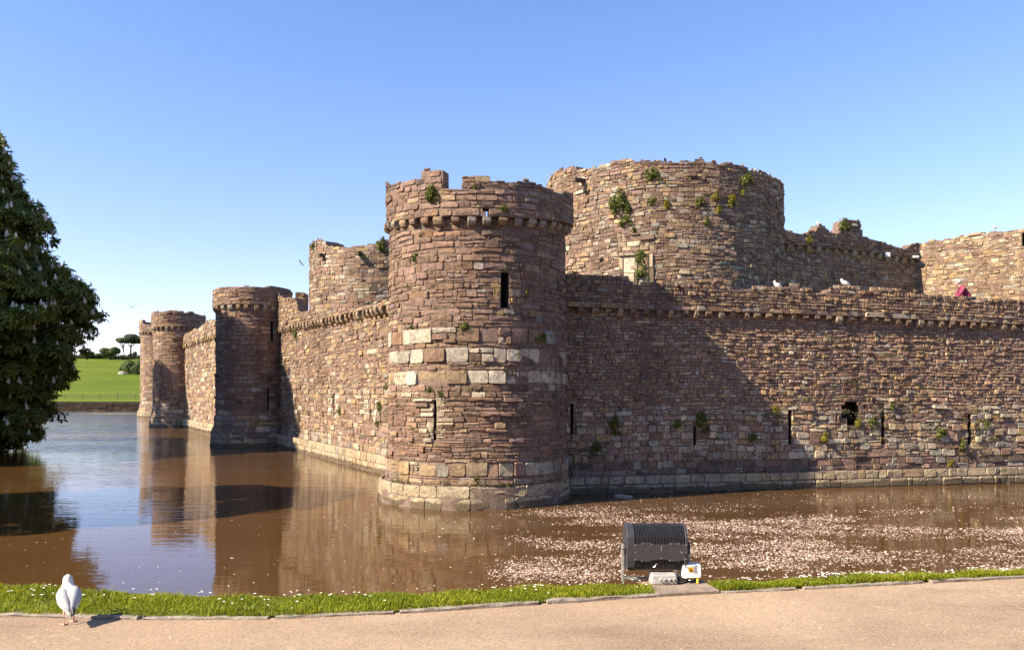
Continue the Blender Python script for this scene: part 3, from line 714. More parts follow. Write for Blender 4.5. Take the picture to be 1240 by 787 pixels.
s4 = outer_tower(-46.25, 104, 2.5, .4, 11.0, [(166, 388), (172, 387), (173, 391), (178, 393), (190, 392), (215, 393)], [], 'farthest narrow tower at the left end of the castle beside the field', TANS, 1.6)

def plain_curtain(a, b, zc, zt, label, pal, sz, cors=True, name='curtain_wall'):
    d = (b[0] - a[0], b[1] - a[1]); ln = math.hypot(*d)
    s = Straight(a, d); 
    t = thing(name, ((a[0] + b[0]) / 2, (a[1] + b[1]) / 2, 0), label, 'wall')
    p = Straight(np.array(a) + s.n[:2] * .18, d)
    rag = np.cumsum(np.array([rnd.gauss(0, .05) for _ in range(60)])); rag -= np.linspace(0, rag[-1], 60)
    pf = lambda u: zt + np.interp(u, np.linspace(0, ln, 60), rag)
    L = lay(0, ln, .6, lambda u: zc + 0 * np.asarray(u), [zone(.6, (.2 * sz, .32 * sz), (.4 * sz, .9 * sz), pal, .3, .02)]); stones('facing_wall', s, L, M['stone'], t)
    backing('wall_core', s, 0, ln, -1, lambda u: zc + .05 + 0 * np.asarray(u), 2.2, M['mortar'], t, step=.4)
    L = lay(0, ln, -.3, lambda u: .7 + 0 * np.asarray(u), [zone(-.3, (.34, .36), (.5, 1), PLIN, 0, .01)]); stones('plinth', p, L, M['plinth'], t, wave=0, dep0=.06)
    backing('plinth_core', p, 0, ln, -1, lambda u: .7 + 0 * np.asarray(u), .6, M['mortar'], t, step=1.0)
    L = lay(0, ln, zc, pf, [zone(zc, (.18 * sz, .28 * sz), (.4 * sz, .8 * sz), pal, .3, .02)]); stones('parapet', p, L, M['stone'], t, wave=0)
    ring_core('parapet_core', p, 0, lambda u: zc, pf, .5, t, limits=(0, ln), step=.3)
    if cors: corbels(s, t, np.arange(.3, ln, .8), lambda u: zc - .004, .3, .34, .25)
plain_curtain((-31.4, 75.2), (-16.6, 50.2), 7.6, 8.6, 'stretch of curtain wall between the second and the third round tower', TANS + [('pale', 1)], 1.4)
plain_curtain((-45.9, 103), (-32.2, 77.5), 8.8, 9.9, 'short stretch of curtain wall behind the third tower, mostly hidden', TANS, 1.8)

# --- inner ward: great round towers and walls
def great_tower(cx, cy, rad, top_pts, label, pal, zbot, lim, sz=1.0, extra=None):
    t = thing('great_tower', (cx, cy, .9), label, 'tower')
    s = Round(cx, cy, rad); pf0 = profile(s, top_pts)
    rag = np.array([rnd.gauss(0, .05) for _ in range(400)])
    pf = lambda u: pf0(u) + np.interp(u, np.linspace(-rad * 3.2, rad * 3.2, 400), rag)
    lm = rad * R(lim)
    L = lay(-lm, lm, zbot, pf, [zone(zbot, (.16 * sz, .30 * sz), (.25 * sz, .62 * sz), pal, .34, .022)]); stones('shaft_wall', s, L, M['stone'], t, wave=.06)
    backing('shaft_core', s, -math.pi * rad, math.pi * rad, .5, pf, 1.6, M['mortar'], t, ends=False, step=.3)
    return t, s
tG, sG = great_tower(8.2, 43.0, 6.25, [(655, 224), (660, 222), (676.5, 206.5), (692.6, 200.7), (711.6, 205), (739, 196), (751, 190.5), (758, 190.5), (759, 195), (777, 195), (804, 195), (839, 195), (850.5, 193), (874, 197), (897, 198.6), (912, 205.7), (923.6, 206.5), (935, 214), (945.5, 221), (949, 226)],
    'massive round inner tower, the tallest, rising behind the curtain wall with plants in its stones', TANS + [('pale', .6), ('lgrey', .6), ('mauve', 1)], 5.5, 95, .82)
tH, sH = great_tower(-9.3, 61.5, 6.3, [(366, 299), (369, 297), (374, 297), (385, 291), (394, 293), (397, 299), (418, 299), (443.5, 296), (452, 294), (462, 289), (471, 289), (480, 291), (540, 292)],
    'ruined inner tower behind the left curtain wall, its rubble top broken into two humps', TANS + [('pale', 1.2), ('lgrey', .8)], 5.5, 95, 1.15)
# blocked two-light window of pale dressed stone on the great tower
wd = bpy.data.objects.new('window', None)
COL.objects.link(wd); wd.parent = tG; P, n, u = sG.hit(770, 330); wd.location = Vector(P) - tG.location; wd.rotation_euler = (0, 0, math.atan2(n[1], n[0]))
sc = P[1] / F
def win_piece(x0, x1, y0, y1, d0, d1, mat, name, col):
    bm = bmesh.new(); c = ((d0 + d1) / 2, ((x0 + x1) / 2 - 770) * sc, (330 - (y0 + y1) / 2) * sc); bm_box(bm, c, (d1 - d0, (x1 - x0) * sc, (y1 - y0) * sc), .015)
    o = mesh_bm(name, bm, mat, wd); a = o.data.color_attributes.new('stone', 'FLOAT_COLOR', 'POINT')
    for d in a.data: d.color = (*col, 1)
    return o
for q in [(749.5, 754, 312, 332), (748.5, 754, 332.6, 350), (786.8, 791, 309, 325), (786.8, 792, 325.6, 349)]: win_piece(*q, -.2, .055, M['plinth'], 'jamb', pick(PLIN))
for q in [(755.2, 769, 312, 330), (755.2, 768, 330.5, 350), (773, 784.6, 313, 323), (773, 784.6, 323.5, 336), (774, 784.6, 336.5, 348)]: win_piece(*q, -.2, .035, M['stone'], 'blocking_stone', pick([('tan', 2), ('pale', 2), ('mauve', 1)]))
win_piece(769.8, 771.9, 310, 350, -.2, .06, M['plinth'], 'mullion', pick(PLIN)); win_piece(749, 769.5, 307.2, 309, -.2, .07, M['plinth'], 'lintel', pick(PLIN))
win_piece(754.2, 786.6, 308, 350.5, -.15, .028, M['slit'], 'dark_joint', (.05, .04, .03))
# water spouts: projecting stones
def spout(par_t, surf, x, y, ln, w_):
    P, n, u = surf.hit(x, y); bm = bmesh.new(); bm_box(bm, (ln / 2 - .1, 0, 0), (ln + .2, w_, w_ * .8), .02)
    o = mesh_bm('stone_spout', bm, M['stone'], par_t); o.location = Vector(P) - par_t.location; o.rotation_euler = (0, R(6), math.atan2(n[1], n[0]))
    a = o.data.color_attributes.new('stone', 'FLOAT_COLOR', 'POINT')
    for d in a.data: d.color = (.13, .1, .08, 1)
spout(tG, sG, 707, 219, .75, .24); spout(tH, sH, 392, 309, .45, .3); spout(tH, sH, 436, 307, .6, .32)

# inner curtain, in shade, and the sunlit gatehouse flank
gA = np.array([12.5, 43.9]); 
t = thing('inner_wall', (19.5, 47.8, .9), 'high shadowed inner wall right of the great tower, with a broken turret on top', 'wall')
si = Straight(gA, (1, .55)); ti = [(940, 276), (950.7, 277), (957.6, 280), (972.7, 283), (987.7, 278), (993, 270.5), (1001, 276), (1009.7, 283), (1016, 283), (1018, 269), (1022, 266), (1029, 265), (1040, 266), (1043, 270), (1044.3, 286), (1064.5, 291), (1075.5, 295), (1090, 299), (1097, 301), (1104, 295), (1112, 294)]
ui = (si.u_of_x(935), si.u_of_x(1116))
zi = profile(si, [(930, 290), (950, 296), (1000, 301), (1050, 306), (1110, 316), (1120, 317)])
L = lay(*ui, 5.5, zi, [zone(5.5, (.14, .26), (.25, .6), TANS + [('lgrey', 1)], .35, .02)]); stones('facing_wall', si, L, M['stone'], t)
backing('wall_core', si, *ui, .5, lambda u: zi(u) + .05, 2.0, M['mortar'], t, step=.3)
pi_ = Straight(gA + si.n[:2] * .2, (1, .55)); pfi = profile(pi_, ti)
L = lay(*ui, 11.0, lambda u: pfi(u) - (zi(u) - 11.0), [zone(11, (.12, .22), (.2, .55), TANS, .3, .025)]); shift_lay(L, lambda u: zi(u) - 11.0); stones('parapet', pi_, L, M['stone'], t, wave=0)
ring_core('parapet_core', pi_, 0, zi, pfi, .6, t, limits=ui, step=.2)
corbels(si, t, np.arange(ui[0] + .5, ui[1], .8), lambda u: zi(u) - .004, .3, .3, .24)

t = thing('gatehouse', (29, 48, .9), 'sunlit flank of the inner gatehouse at the right edge, above the curtain wall', 'building')
sg = Straight((26.4, 51.6), (3.35, -4.7)); tg = [(1108, 294), (1133, 291), (1160.5, 285.6), (1185, 280), (1215, 279), (1240, 276), (1262, 273)]
ug = (0.0, 10.5); pg = profile(sg, tg); rag = np.array([rnd.gauss(0, .05) for _ in range(100)])
pgf = lambda u: pg(u) + np.interp(u, np.linspace(0, 11, 100), rag)
hg = hole_px(sg, 1237.5, 1243, 282, 298)
L = lay(*ug, 5.5, pgf, [zone(5.5, (.12, .24), (.2, .55), [('tan', 4), ('brown', 1.5), ('mauve', 1), ('ochre', .4), ('cream', .6), ('lgrey', .6)], .35, .02)], (hg,)); stones('facing_wall', sg, L, M['stone'], t)
backing('wall_core', sg, *ug, .5, pgf, 5.0, M['mortar'], t, (hg,), step=.3); recess('window', sg, hg, .8, t)

# a lit fragment of wall behind the left curtain
plain = thing('ruined_wall', (-14.6, 62, .9), 'small lit stump of ruined wall left of the two-humped inner tower', 'wall')
sf = Straight((-17.6, 62), (1, .02)); pff = profile(sf, [(355, 355), (360, 353), (366, 354), (372, 354)])
uf = (sf.u_of_x(357.5), sf.u_of_x(369)); L = lay(*uf, 6.5, pff, [zone(6.5, (.2, .3), (.3, .6), TANS, .3, .02)]); stones('facing_wall', sf, L, M['stone'], plain)
backing('wall_core', sf, *uf, .5, pff, 1.2, M['mortar'], plain, step=.3)
# ------------------------------------------------------------------ vegetation
def leaves(name, P, up, size, mat, parent=None, per=5, droop=.35, aspect=.42, local=False):
    """palmate leaf fans: P centres, up outward directions, size leaf lengths"""
    n = len(P); up = up / np.linalg.norm(up, axis=1, keepdims=True)
    t = np.cross(up, rng.normal(size=(n, 3))); t /= np.linalg.norm(t, axis=1, keepdims=True); b = np.cross(up, t)
    Vs = []; Qs = []; Cs = []; tone = np.clip(rng.normal(.45, .25, n), 0, 1)
    for k in range(per):
        a = 2 * math.pi * (k + rng.uniform(-.2, .2, n)) / max(per, 1)
        d = np.cos(a)[:, None] * t + np.sin(a)[:, None] * b - up * rng.uniform(.05, droop * 2, n)[:, None]
        d /= np.linalg.norm(d, axis=1, keepdims=True); s = np.cross(d, up); s /= np.linalg.norm(s, axis=1, keepdims=True) + 1e-9
        l = (size * rng.uniform(.75, 1.15, n))[:, None]; w_ = l * aspect * .5
        a0 = P + d * l * .06; m = P + d * l * .58; e = P + d * l - up * l * .18
        o = k * n * 4
        Vs.append(np.stack([a0, m + s * w_, e, m - s * w_], 1)); Cs.append(np.repeat(np.clip(tone + rng.normal(0, .08, n), 0, 1), 4))
    V = np.concatenate([v.reshape(-1, 3) for v in Vs]); C = np.concatenate(Cs)
    Q = np.arange(len(V)).reshape(-1, 4)
    return mesh_np(name, V, Q, None, mat, parent, np.stack([C] * 3, 1), local=local)

def trunk_mesh(name, parts, mat, parent):
    bm = bmesh.new()
    for pts, rads in parts: bm_tube(bm, pts, rads, 9)
    return mesh_bm(name, bm, mat, parent, True)

def spike_mesh():
    bm = bmesh.new(); V = []
    for k in range(5):
        z = .02 + .045 * k; r = .055 * (1 - k / 6.0)
        for j in range(5):
            a = j * 1.257 + k * .6
            bmesh.ops.create_icosphere(bm, subdivisions=0, radius=.026 * (1 - k / 9), matrix=Matrix.Translation((r * math.cos(a), r * math.sin(a), z)))
    bm_cyl(bm, (0, 0, -.05), (0, 0, .24), .02, .006, 5)
    me = bpy.data.meshes.new('flower_spike'); bm.to_mesh(me); bm.free(); me.materials.append(M['candle']); return me

def chestnut(base, prof, nclump, label, spikes=True, per_clump=85, seed=3, group=None, lean=0.0, size=.33):
    g = np.random.default_rng(seed); t = thing('chestnut_tree', base, label, 'tree', group)
    z, r = np.array(prof).T
    zz = np.interp(g.random(nclump), np.cumsum(r + 1.5) / np.sum(r + 1.5), z) if False else None
    cdf = np.cumsum(np.interp(np.linspace(z[0], z[-1], 200), z, r) + .8); cdf /= cdf[-1]
    zz = np.interp(g.random(nclump), cdf, np.linspace(z[0], z[-1], 200)); ang = g.uniform(0, 2 * math.pi, nclump)
    lob = 1 + .085 * np.sin(ang * 5 + zz * .9) * np.sin(zz * .9 + ang) + .06 * np.sin(ang * 9 - zz * 2.1)
    inset = np.where(g.random(nclump) < .72, g.uniform(.88, 1.03, nclump), g.uniform(.45, .88, nclump))
    rr = np.maximum(np.interp(zz, z, r) * .95 - .9, .1) * lob * inset
    C = np.stack([rr * np.cos(ang), rr * np.sin(ang), zz], 1)
    slope = np.gradient(r, z); nz = -np.interp(zz, z, slope)
    nz = np.clip(nz * .5 + .45, .1, 1.2)
    out = np.stack([np.cos(ang), np.sin(ang), nz], 1); out /= np.linalg.norm(out, axis=1, keepdims=True)
    rad = g.uniform(.45, 1.3, nclump)
    P = []; U = []
    for c, o, k in zip(C, out, rad):
        m = int(per_clump * k); q = g.normal(size=(m, 3)); q /= np.linalg.norm(q, axis=1, keepdims=True)
        q[:, 2] = np.abs(q[:, 2]) * .8 - .25
        rad_ = k * g.uniform(.55, 1.0, m) ** .6
        p = c + q * rad_[:, None] * np.array([1, 1, .95])
        P.append(p); U.append(q * .75 + o * .75 + np.array([0, 0, .45]))
    P = np.concatenate(P); U = np.concatenate(U)
    ok = P[:, 2] > z[0] + .12; P, U = P[ok], U[ok]
    sm, pts = None, []
    if spikes:
        sm = spike_mesh()
        cand = [i for i in range(nclump) if inset[i] > .86]; g.shuffle(cand)
        for i in cand:
            for _ in range(int(g.integers(1, 5))):
                q = g.normal(size=3); q /= np.linalg.norm(q); q = q * .8 + out[i] * .7; q[2] = abs(q[2]) * .7
                pts.append(C[i] + q * rad[i] * .84)
        B = np.repeat(np.array(pts), 5, 0); B = B + g.normal(0, .10, B.shape) - np.array([0, 0, .10])
        P = np.concatenate([P, B]); U = np.concatenate([U, g.normal(0, .5, B.shape) + np.array([0, 0, 1.0])])
    leaves('crown', P, U, g.uniform(size * .8, size * 1.25, len(P)), M['chestnut'], t, per=5, local=True)
    h = z[-1]; parts = [([(0, 0, -.3), (.1, 0, h * .12), (0, .1, h * .4), (-.1, 0, h * .75), (0, 0, h * .93)], [.62, .45, .38, .2, .04])]
    for k in range(26):
        a = k * 2.4; z0 = h * (.1 + .7 * k / 26); i = int(g.integers(0, nclump)); L_ = np.interp(min(z0 + 1.5, h), z, r) * .85
        parts.append(([(0, 0, z0), (L_ * .4 * math.cos(a), L_ * .4 * math.sin(a), z0 + .9), (L_ * math.cos(a), L_ * math.sin(a), z0 + .7)], [.16, .1, .03]))
    trunk_mesh('trunk', parts, M['bark'], t)
    if spikes:
        vis = [p for p in pts if (base[0] + p[0]) / (base[1] + p[1]) > -.665 and np.dot(p[:2], [-base[0], -base[1]]) + 6 * p[0] > 0]
        oth = [p for p in pts if not any(p is v for v in vis)]
        for p in vis[:100]:
            o = bpy.data.objects.new('flower_spike', sm); COL.objects.link(o); o.parent = t; o.location = p
            s = g.uniform(.9, 1.3); o.scale = (s, s, s * 1.1); o.rotation_euler = (g.normal(0, .15), g.normal(0, .15), g.uniform(0, 6))
        rest = vis[100:] + oth[:500]
        v0 = np.array([v.co for v in sm.vertices]); fs = [list(f.vertices) for f in sm.polygons]
        tri = np.array([f for f in fs if len(f) == 3]); qd = np.array([f for f in fs if len(f) == 4])
        V = np.concatenate([v0 * g.uniform(.9, 1.3) + p for p in rest]); off = (np.arange(len(rest)) * len(v0))[:, None, None]
        o = mesh_np('flower_spikes', V, (qd[None] + off).reshape(-1, 4) if len(qd) else None, (tri[None] + off).reshape(-1, 3), M['candle'], t, local=True); o['kind'] = 'stuff'
    return t
CH = [(.0, 7.0), (.9, 8.7), (2.5, 9.1), (5, 9.9), (7.0, 11.0), (8.3, 11.1), (9.3, 9.8), (11, 8.8), (13, 8.1), (14.6, 7.4), (16.0, 6.9), (17, 6.2), (18.4, 3.6), (19.1, .5)]
chestnut((-33.2, 40.5, 0.1), CH, 1500, 'big dark horse chestnut full of pale flower spikes, overhanging the water at the left edge')
chestnut((-22.5, 17.2, 1.5), [(3, 1.5), (4.5, 4.2), (7, 5.2), (9.5, 4.4), (12, 2.5), (13.5, .3)], 170, 'horse chestnut beyond the left edge of the view whose shadow falls on the water', False, 70, 9)
chestnut((-50, 65.5, 1.5), [(2, 3), (4, 6), (8, 7), (12, 6), (16, 4), (19, .5)], 240, 'tall horse chestnut hidden behind the big flowering one by the moat', False, 60, 5, size=.32)

def far_tree(name, base, h, crown, label, mat, nleaf, size, trunk=True, group=None, blob=9, flat=.8):
    t = thing(name, base, label, 'tree' if trunk else 'bush', group); P = []; U = []
    cx, cz, rx, rz = crown
    for k in range(blob):
        a = rnd.uniform(0, 6.28); rr = math.sqrt(rnd.random()) * rx * .75; c = np.array([cx + rr * math.cos(a), rr * math.sin(a) * .7, cz + rnd.uniform(-.6, .6) * rz * (1 - rr / rx * .6)])
        m = nleaf // blob; q = rng.normal(size=(m, 3)); q /= np.linalg.norm(q, axis=1, keepdims=True)
        P.append(c + q * (rng.uniform(.5, 1, m) ** .5)[:, None] * np.array([rx * .42, rx * .42, rz * .45])); U.append(q + [0, 0, .5])
    leaves('crown', np.concatenate(P), np.concatenate(U), rng.uniform(size * .7, size * 1.3, sum(map(len, P))), mat, t, per=3, aspect=.7, local=True)
    if trunk: trunk_mesh('trunk', [([(0, 0, -.5), (.15, 0, h * .4), (cx * .5, 0, cz)], [.4, .28, .16])] + [([(0.1, 0, h * .45), (cx + d * rx * .6, 0, cz)], [.2, .08]) for d in (-1, 1)], M['bark'], t)
    return t
def fpos(x, y, Y): return ((x - HX) / F * Y, Y, CAMH + (HY - y) / F * Y)
k = 330 / F
far_tree('pine_tree', fpos(158, 433, 330), 9.5, (.8, 8.0, 5.4, 2.6), 'flat-topped pine on the crest of the green field', M['pine'], 3600, .55, blob=14)
far_tree('pine_tree', fpos(149, 433, 331), 8, (-.6, 7.2, 2.4, 1.6), 'slender pine just left of the flat-topped one on the crest', M['pine'], 900, .5, blob=6)
far_tree('round_tree', fpos(134, 434, 325), 6, (0, 2.6, 4.2, 2.9), 'round bushy tree left of the pines on the field crest', M['leaf'], 2800, .55, blob=16)
far_tree('bush', fpos(160, 434, 335), 3, (0, 1.6, 2.4, 1.8), 'low dark bush under the flat-topped pine', M['pine'], 800, .5, False, blob=7)
far_tree('bush', fpos(113, 433, 330), 3, (0, 1.2, 3.6, 2.0), 'low bush between the chestnut and the round tree on the crest', M['leaf'], 900, .5, False, blob=8)
far_tree('bush', fpos(104, 433, 332), 3, (0, 1.6, 2.6, 2.4), 'rounded bush half hidden by the edge of the chestnut on the crest', M['leaf'], 900, .5, False, blob=8)
far_tree('bush', fpos(164, 458, 245), 5, (0, 3.0, 5.2, 4.2), 'large pale green bush on the slope beside the farthest tower', M['leaf'], 3600, .5, False, blob=16)
far_tree('hawthorn_bush', fpos(150, 458, 243), 3, (0, 1.2, 2.6, 1.5), 'small hawthorn bush white with blossom on the slope', M['blossom'], 1300, .35, False, blob=8)
for i, (x, y, h) in enumerate(((-44, -13, 13), (-33, -16, 14), (-22, -13, 12), (-11, -16, 14), (1, -14, 13), (12, -16, 14), (24, -13, 12), (36, -15, 14), (48, -14, 13))):  # unseen tree row, added to cut the low sky light on the castle walls
    far_tree('added_shade_tree', (x, y, 1.4), h, (0, h * .58, 8.0, h * .5), 'tree in the row added behind the path, out of view, blocking low sky light', M['leaf'], 1500, 1.3, group='trees in the row added behind the path', blob=10)
# hedge line on the crest
t = thing('hedge', fpos(120, 434, 331), 'thin dark hedge along the crest of the field', 'hedge')
n = 9000; P = np.stack([rng.uniform(-30, 60, n), rng.normal(0, .6, n), rng.uniform(0, 1.0, n) ** 1.2 * (1.0 + .5 * np.sin(np.linspace(0, 60, n)))], 1)
leaves('hedge_leaves', P, rng.normal(size=(n, 3)) + [0, 0, .6], rng.uniform(.3, .6, n), M['pine'], t, per=3, aspect=.7, local=True)

# retaining wall of the far bank, the field fence, the weed raft
t = thing('moat_wall', (-80, 139, 0), 'low dark retaining wall along the far bank of the moat', 'wall')
sm_ = Straight((-130, 139.0), (1, 0)); L = lay(0, 110, -.3, lambda u: 1.45 + 0 * np.asarray(u), [zone(-.3, (.3, .5), (.6, 1.6), [('dark', 4), ('brown', 1)], .2, .03)]); L[:, 5:] *= .25
stones('facing_wall', sm_, L, M['stone'], t); backing('wall_core', sm_, 0, 110, -1.2, lambda u: 1.5 + 0 * np.asarray(u), 1.0, M['mortar'], t, step=4)
t = thing('field_fence', (-90, 152, 1.9), 'thin post and wire fence along the bottom of the field', 'fence')
fz = lambda x: 1.95
for i, x in enumerate(np.arange(-110, -64, 3.4)):
    bm = bmesh.new(); bm_cyl(bm, (x, 152, 1.4), (x + rnd.gauss(0, .04), 152, 3.15 if i % 4 == 2 else 2.85), .07 if i % 4 != 2 else .1, .06, 6)
    o = mesh_bm('post', bm, M['wood'], t); o.location = -Vector(t.location)
for z in (2.2, 2.5, 2.78):
    bm = bmesh.new(); bm_cyl(bm, (-110, 152, z), (-64, 152, z), .022, .022, 5); o = mesh_bm('wire', bm, M['wire'], t); o.location = -Vector(t.location)
bm = bmesh.new()
for i in range(40):
    a = 2 * math.pi * i / 40; r_ = 1 + .25 * math.sin(a * 3 + 1) + .12 * math.sin(a * 7); bm.verts.new((-57.5 + 9 * r_ * math.cos(a), 118 + 4 * r_ * math.sin(a), .012))
bm.faces.new(bm.verts); o = mesh_bm('floating_weed', bm, M['weed']); o['kind'] = 'stuff'

# grass blades and daisies on the bank
def on_bank(n, spill=.28):
    i = rng.integers(0, len(kk) - 1, n * 2); i = i[(kk[i, 0] > -7.9) & (kk[i, 0] < 13)][:n]; t = rng.random(len(i)) ** .9 * (1 + spill)
    f = rng.random(len(i))[:, None]; K = kk[i] * (1 - f) + kk[i + 1] * f; E = ee[i] * (1 - f) + ee[i + 1] * f
    ln = np.linalg.norm(E - K, axis=1, keepdims=True)
    P2 = np.where(t[:, None] < 1, K + (E - K) * t[:, None], E + (t[:, None] - 1) * np.array([[-.1, 1]]) * 1.0)
    z = np.where(t < 1, GZ - .01, GZ - .01 - (t - 1) * .55); z = np.where(t < .08, GZ - .02, z)
    return np.stack([P2[:, 0], P2[:, 1], z], 1), t
SLABQ = [(797, 718.0), (872, 714.0), (850, 701.5), (774, 702.0)]; SQ = [gp(x, y, PATH_Z + .03) for x, y in SLABQ]
P, tt = on_bank(190000)
lawnh = 1 + .45 * np.sin(P[:, 0] * 3.1 + 1) * np.sin(P[:, 1] * 9) + .3 * np.sin(P[:, 0] * 11)
jx, jy = P[:, 0] + rng.normal(0, .02, len(P)), P[:, 1] + rng.normal(0, .012, len(P)); ins = np.ones(len(P), bool)
for (ax, ay), (bx, by) in zip(SQ, SQ[1:] + SQ[:1]): ins &= (bx - ax) * (jy - ay) - (by - ay) * (jx - ax) > 0
ok = ~ins
P, lawnh = P[ok], lawnh[ok]; n = len(P)
hgt = np.clip(rng.normal(.025, .010, n) * lawnh, .008, .065); a = rng.uniform(0, 2 * math.pi, n); wv = rng.uniform(.0018, .0042, n)
s = np.stack([np.cos(a), np.sin(a), np.zeros(n)], 1) * wv[:, None]; lean = rng.normal(0, .45, (n, 2)) * hgt[:, None]
mid = P + np.stack([lean[:, 0] * .35, lean[:, 1] * .35, hgt * .6], 1); tip = P + np.stack([lean[:, 0], lean[:, 1], hgt], 1)
V = np.stack([P - s, P + s, mid + s * .8, mid - s * .8, tip], 1).reshape(-1, 3); o4 = (np.arange(n) * 5)[:, None]
C = np.repeat(np.clip(rng.normal(.45, .28, n) + .25 * np.sin(P[:, 0] * 4) * np.sin(P[:, 0] * 1.3 + P[:, 1] * 7), 0, 1), 5)
o = mesh_np('grass', V, o4 + [0, 1, 2, 3], o4 + [3, 2, 4], M['grass'], None, np.stack([C] * 3, 1)); o['kind'] = 'stuff'
P, tt = on_bank(2600, .1)
dens = np.where(P[:, 0] > 1.8, 1.0, .28) * (.35 + .65 * (np.sin(P[:, 0] * 2.7) > .1)) * np.where(tt > .45, 1, .3)
P = P[rng.random(len(P)) < dens]; n = len(P); P[:, 2] += .05 + rng.normal(0, .008, n)
a = np.arange(6) * math.pi / 3; rr = rng.uniform(.007, .013, n)
ring = np.stack([np.cos(a), np.sin(a) * .9, .35 + 0 * a], 1)
V = np.concatenate([P[:, None, :], P[:, None, :] + ring[None] * rr[:, None, None]], 1).reshape(-1, 3); o7 = (np.arange(n) * 7)[:, None]
T = np.concatenate([o7 + [0, 1 + i, 1 + (i + 1) % 6] for i in range(6)])
o = mesh_np('daisies', V, None, T, M['daisy']); o['kind'] = 'stuff'

# petals drifting on the moat
n = 660000
Y = rng.uniform(9.0, 25, n); X = rng.uniform(-.95, 1.25, n) * Y
nz = lambda x, y, f, p: np.sin(x * f + p + 1.7 * np.sin(y * f * 1.3 + p)) * np.cos(y * f * 2.1 - p + np.sin(x * f * .7))
st = .46 + .42 * nz(X, Y, .55, .3) + .25 * nz(X, Y, 1.3, 1.1) + .18 * nz(X, Y, 3.1, 2.0)
px = HX + F * X / Y; py = HY + F * CAMH / Y
mask = np.clip((px - 590 - 40 * nz(X, Y, .8, 2)) / 70, 0, 1) * np.clip((py - 604) / 26, 0, 1) * np.clip((py - (606 + np.clip(px - 1100, 0, 200) * .02)) / 16, 0, 1)
dn = np.clip(st - .2, 0, 1) ** 1.2 * 1.35 * mask
thin = .0015 + .006 * np.clip((px - 380) / 250, 0, 1) * (py > 596) + .0006 * np.clip(nz(X, Y, .9, .7), 0, 1)
back = .06 * np.clip((px - 640) / 60, 0, 1) * (py > 596)
keep = rng.random(n) < np.maximum(np.maximum(dn, thin), back * np.clip(st, 0, 1))
wall_front = 24.2 + .208 * (X - T1[0]) - .7
keep &= (Y < wall_front) & (np.hypot(X - T1[0], Y - T1[1]) > 3.2)
P = np.stack([X, Y, np.full(n, .008)], 1)[keep]; n = len(P)
a = rng.uniform(0, 2 * math.pi, n); sz = rng.uniform(.009, .026, n); sz[rng.random(n) < .05] *= 1.8
d = np.stack([np.cos(a), np.sin(a), rng.normal(0, .22, n)], 1) * sz[:, None]; e = np.stack([-np.sin(a), np.cos(a), rng.normal(0, .22, n)], 1) * (sz * rng.uniform(.4, .9, n))[:, None]
V = np.stack([P - d, P + e, P + d, P - e], 1); V[:, :, 2] = np.maximum(V[:, :, 2], .004); C = np.repeat(rng.random(n), 4)
o = mesh_np('petals', V.reshape(-1, 3), np.arange(4 * n).reshape(-1, 4), None, M['petal'], None, np.stack([C] * 3, 1)); o['kind'] = 'stuff'

# grit and fallen blossom on the path
n = 700; X = rng.uniform(-5, 6, n); Y = rng.uniform(3.6, 7.3, n); ky = np.interp(X, kk[:, 0], kk[:, 1]); q = (Y < ky - .05); X, Y = X[q], Y[q]; n = len(X)
r_ = rng.uniform(.0025, .006, n) * np.where(rng.random(n) < .06, 2.2, 1); a = rng.uniform(0, 6.28, n)
ct = np.stack([X, Y, np.full(n, PATH_Z)], 1); cs, sn = np.cos(a), np.sin(a)
base = [ct + np.stack([np.cos(a + k * 1.57) * r_ * rng.uniform(.6, 1.2, n), np.sin(a + k * 1.57) * r_ * rng.uniform(.6, 1.2, n), 0 * r_], 1) for k in range(4)]
V = np.stack(base + [ct + np.stack([0 * r_, 0 * r_, r_ * .8], 1)], 1).reshape(-1, 3); o5 = (np.arange(n) * 5)[:, None]
o = mesh_np('grit', V, None, np.concatenate([o5 + [k, (k + 1) % 4, 4] for k in range(4)]), M['petal'], None, np.repeat(rng.random(n), 5)[:, None] * np.ones(3)); o['kind'] = 'stuff'

# kerb stones along the path
P = resample(KERB[2:-2], .02); i = 0; kn = 0
while i < len(P) - 60:
    ln = int(rnd.uniform(38, 62)); a, b = P[i], P[i + ln]; i += ln + rnd.choice([1, 1, 2, 3])
    if a[0] > 12 or b[0] < -8: continue
    d = Vector((b[0] - a[0], b[1] - a[1], 0)); L_ = d.length - .008
    bm = bmesh.new(); bm_box(bm, (0, 0, 0), (L_, .052, .12), .008)
    bmesh.ops.subdivide_edges(bm, edges=[e for e in bm.edges if e.calc_length() > .3], cuts=9)
    for v in bm.verts: v.co += Vector((0, rnd.gauss(0, .0035), rnd.gauss(0, .004)))
    o = mesh_bm('kerb_stone', bm, M['kerb']); o.location = ((a[0] + b[0]) / 2, (a[1] + b[1]) / 2 - .012, PATH_Z - .040 + rnd.gauss(0, .004)); o.rotation_euler = (rnd.gauss(0, .03), rnd.gauss(0, .006), math.atan2(d.y, d.x))
    kn += 1; tag(o, 'long thin grey edging stone set between the sandy path and the grass', 'kerb stone', 'kerb stones along the path edge', 'thing')

